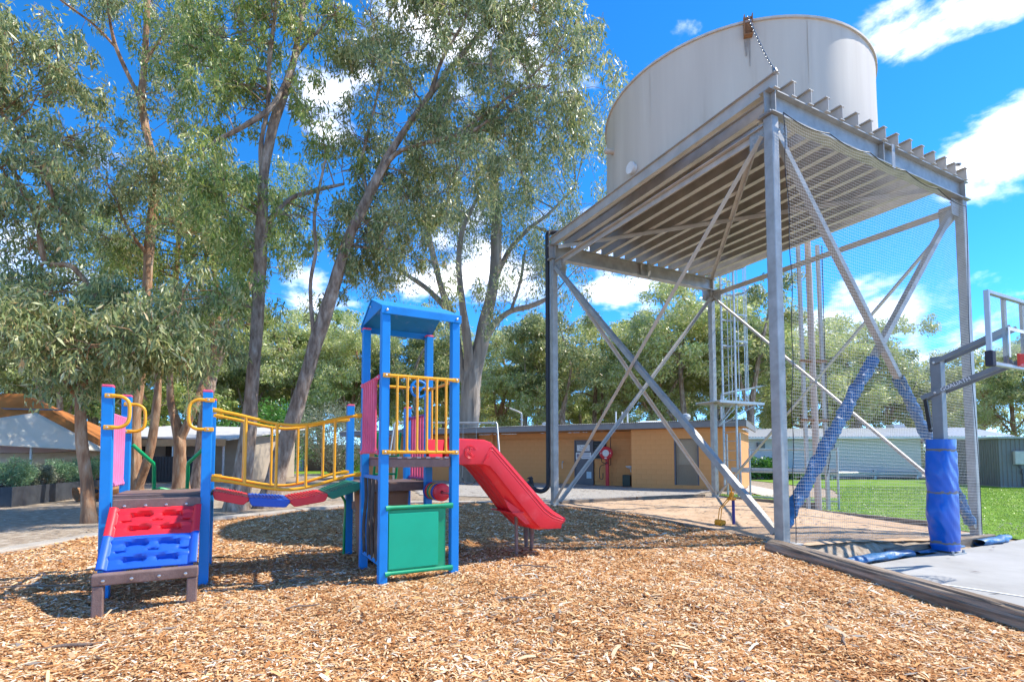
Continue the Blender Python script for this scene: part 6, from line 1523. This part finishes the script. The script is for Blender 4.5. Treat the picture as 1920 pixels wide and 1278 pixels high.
# small palm-like plant before the white shed
pt_ = thing('cordyline', 'spiky cordyline on thin stem in front of the white shed', 'plant', (*at(489, 850, 38).xy, 0))
MB().tube([(0, 0, 0), (.05, 0, 1.9)], .06, 8).build('stem', BARK, pt_, smooth=True)
fr_ = MB()
for k in range(26):
    a = k*2.4; e = R(random.uniform(-20, 70)); d = Vector((math.cos(a)*math.cos(e), math.sin(a)*math.cos(e), math.sin(e))); s = d.cross(Vector((0, 0, 1))).normalized()*.035; c = Vector((.05, 0, 1.9))
    fr_.add([c-s*.5, c+s*.5, c+d*.5+s, c+d*.5-s, c+d*1.0-Vector((0, 0, .25))], [(0, 1, 2, 3), (3, 2, 4)])
fr_.build('fronds', LF2, pt_)

# grass blades along the lawn (uncountable)
n = 90000; q = np.c_[rng.uniform(5.5, 24, n), 8.2+18*rng.random(n)**1.5]
q = q[in_poly(q, LAWN)]; n = len(q); zz = gh(q[:, 0], q[:, 1])+.01; a = rng.uniform(0, 6.28, n); hh = rng.uniform(.012, .032, n)*(1+q[:, 1]*.01)
s = np.c_[np.cos(a), np.sin(a), np.zeros(n)]*(.004+.0007*q[:, 1])[:, None]; tp_ = np.c_[rng.normal(0, .018, n), rng.normal(0, .018, n), hh]; b = np.c_[q, zz]
V = np.stack([b-s, b+s, b+tp_], 1).reshape(-1, 3)
tag(np_mesh('grass', V, np.arange(n*3).reshape(-1, 3), leafmat('grass_blade', [(0, (.13, .24, .022)), (.5, (.20, .33, .04)), (1, (.32, .42, .09))], trans=.4)), 'short green grass of the lawn behind the court', 'grass', kind='stuff')
# fallen leaves and bark litter on the dirt and court (uncountable)
n = 9000; q = np.c_[rng.uniform(-14, 12, n), rng.uniform(5, 20, n)]; q = q[~in_poly(q, MUL)]; n = len(q)
C = np.c_[q, np.where(in_poly(q, COURT), -.28, gh(q[:, 0], q[:, 1])+.008)]
th = rng.uniform(0, 6.28, n); d = np.c_[np.cos(th), np.sin(th), rng.normal(0, .05, n)]; s = np.c_[-np.sin(th), np.cos(th), rng.normal(0, .15, n)]; L = rng.uniform(.03, .08, n)[:, None]
keep = rng.random(n) < np.where(in_poly(q, COURT), .06, 1)
q2 = np.c_[rng.uniform(-7, 3.9, 2600), 2.6+11*rng.random(2600)]; q2 = q2[in_poly(q2, MUL)]; n2_ = len(q2)
th2 = rng.uniform(0, 6.28, n2_); d = np.r_[d, np.c_[np.cos(th2), np.sin(th2), rng.normal(0, .1, n2_)]]; s = np.r_[s, np.c_[-np.sin(th2), np.cos(th2), rng.normal(0, .3, n2_)]]; L = np.r_[L, rng.uniform(.02, .06, (n2_, 1))]
C = np.r_[C, np.c_[q2, mulch_h(q2[:, 0], q2[:, 1])+.012]]; keep = np.r_[keep, np.ones(n2_, bool)]
V = np.stack([C-d*L, C+s*L*.22, C+d*L, C-s*L*.22], 1)[keep].reshape(-1, 3)+np.array([0, 0, .012])
tag(np_mesh('leaf_litter', V, np.arange(len(V)).reshape(-1, 4), leafmat('dead_leaf', [(0, (.12, .075, .045)), (.5, (.28, .21, .15)), (1, (.46, .41, .34))], trans=.1)), 'dry fallen leaves scattered over dirt and court', 'leaf litter', kind='stuff')
# a few sticks and bark strips on the chips, each a thing
STK = mat('dead_stick', (.16, .105, .075), .9, col2=(.30, .23, .18), scale=6, stretch=(1, 1, 1), bump=.4)
for (x, y, L, yaw, r_, lab) in [(-2.95, 3.55, .45, R(18), .012, 'curved bark strip on the chips at lower left'), (.05, 4.55, .30, R(8), .009, 'short stick on the chips below the green panel'), (-1.75, 4.35, .26, R(25), .008, 'thin twig on the chips right of the ramp'), (-3.35, 3.0, .5, R(24), .011, 'long bark strip near the bottom left corner'), (-4.6, 5.0, .7, R(10), .010, 'long thin stick on the chips left of the ramp'), (.25, 5.75, .5, R(-12), .008, 'thin dark stick on the chips in front of the slide leg'), (-2.15, 5.35, .28, R(20), .009, 'dark stick in the shade below the bridge'), (2.3, 3.6, .3, R(60), .008, 'pale stick on the chips near the log')]:
    z = float(mulch_h(np.array([x]), np.array([y]))[0])+.022
    t = thing('stick', lab, 'stick', (x, y, z), yaw)
    MB().tube(smooth_path([(-L/2, 0, 0), (-L*.2, L*.05, .012), (L*.15, L*.02, .006), (L/2, L*.08, .004)], 4), [r_*(1-.5*abs(k/12-.4)) for k in range(13)], 6).build('wood', STK, t, smooth=True)
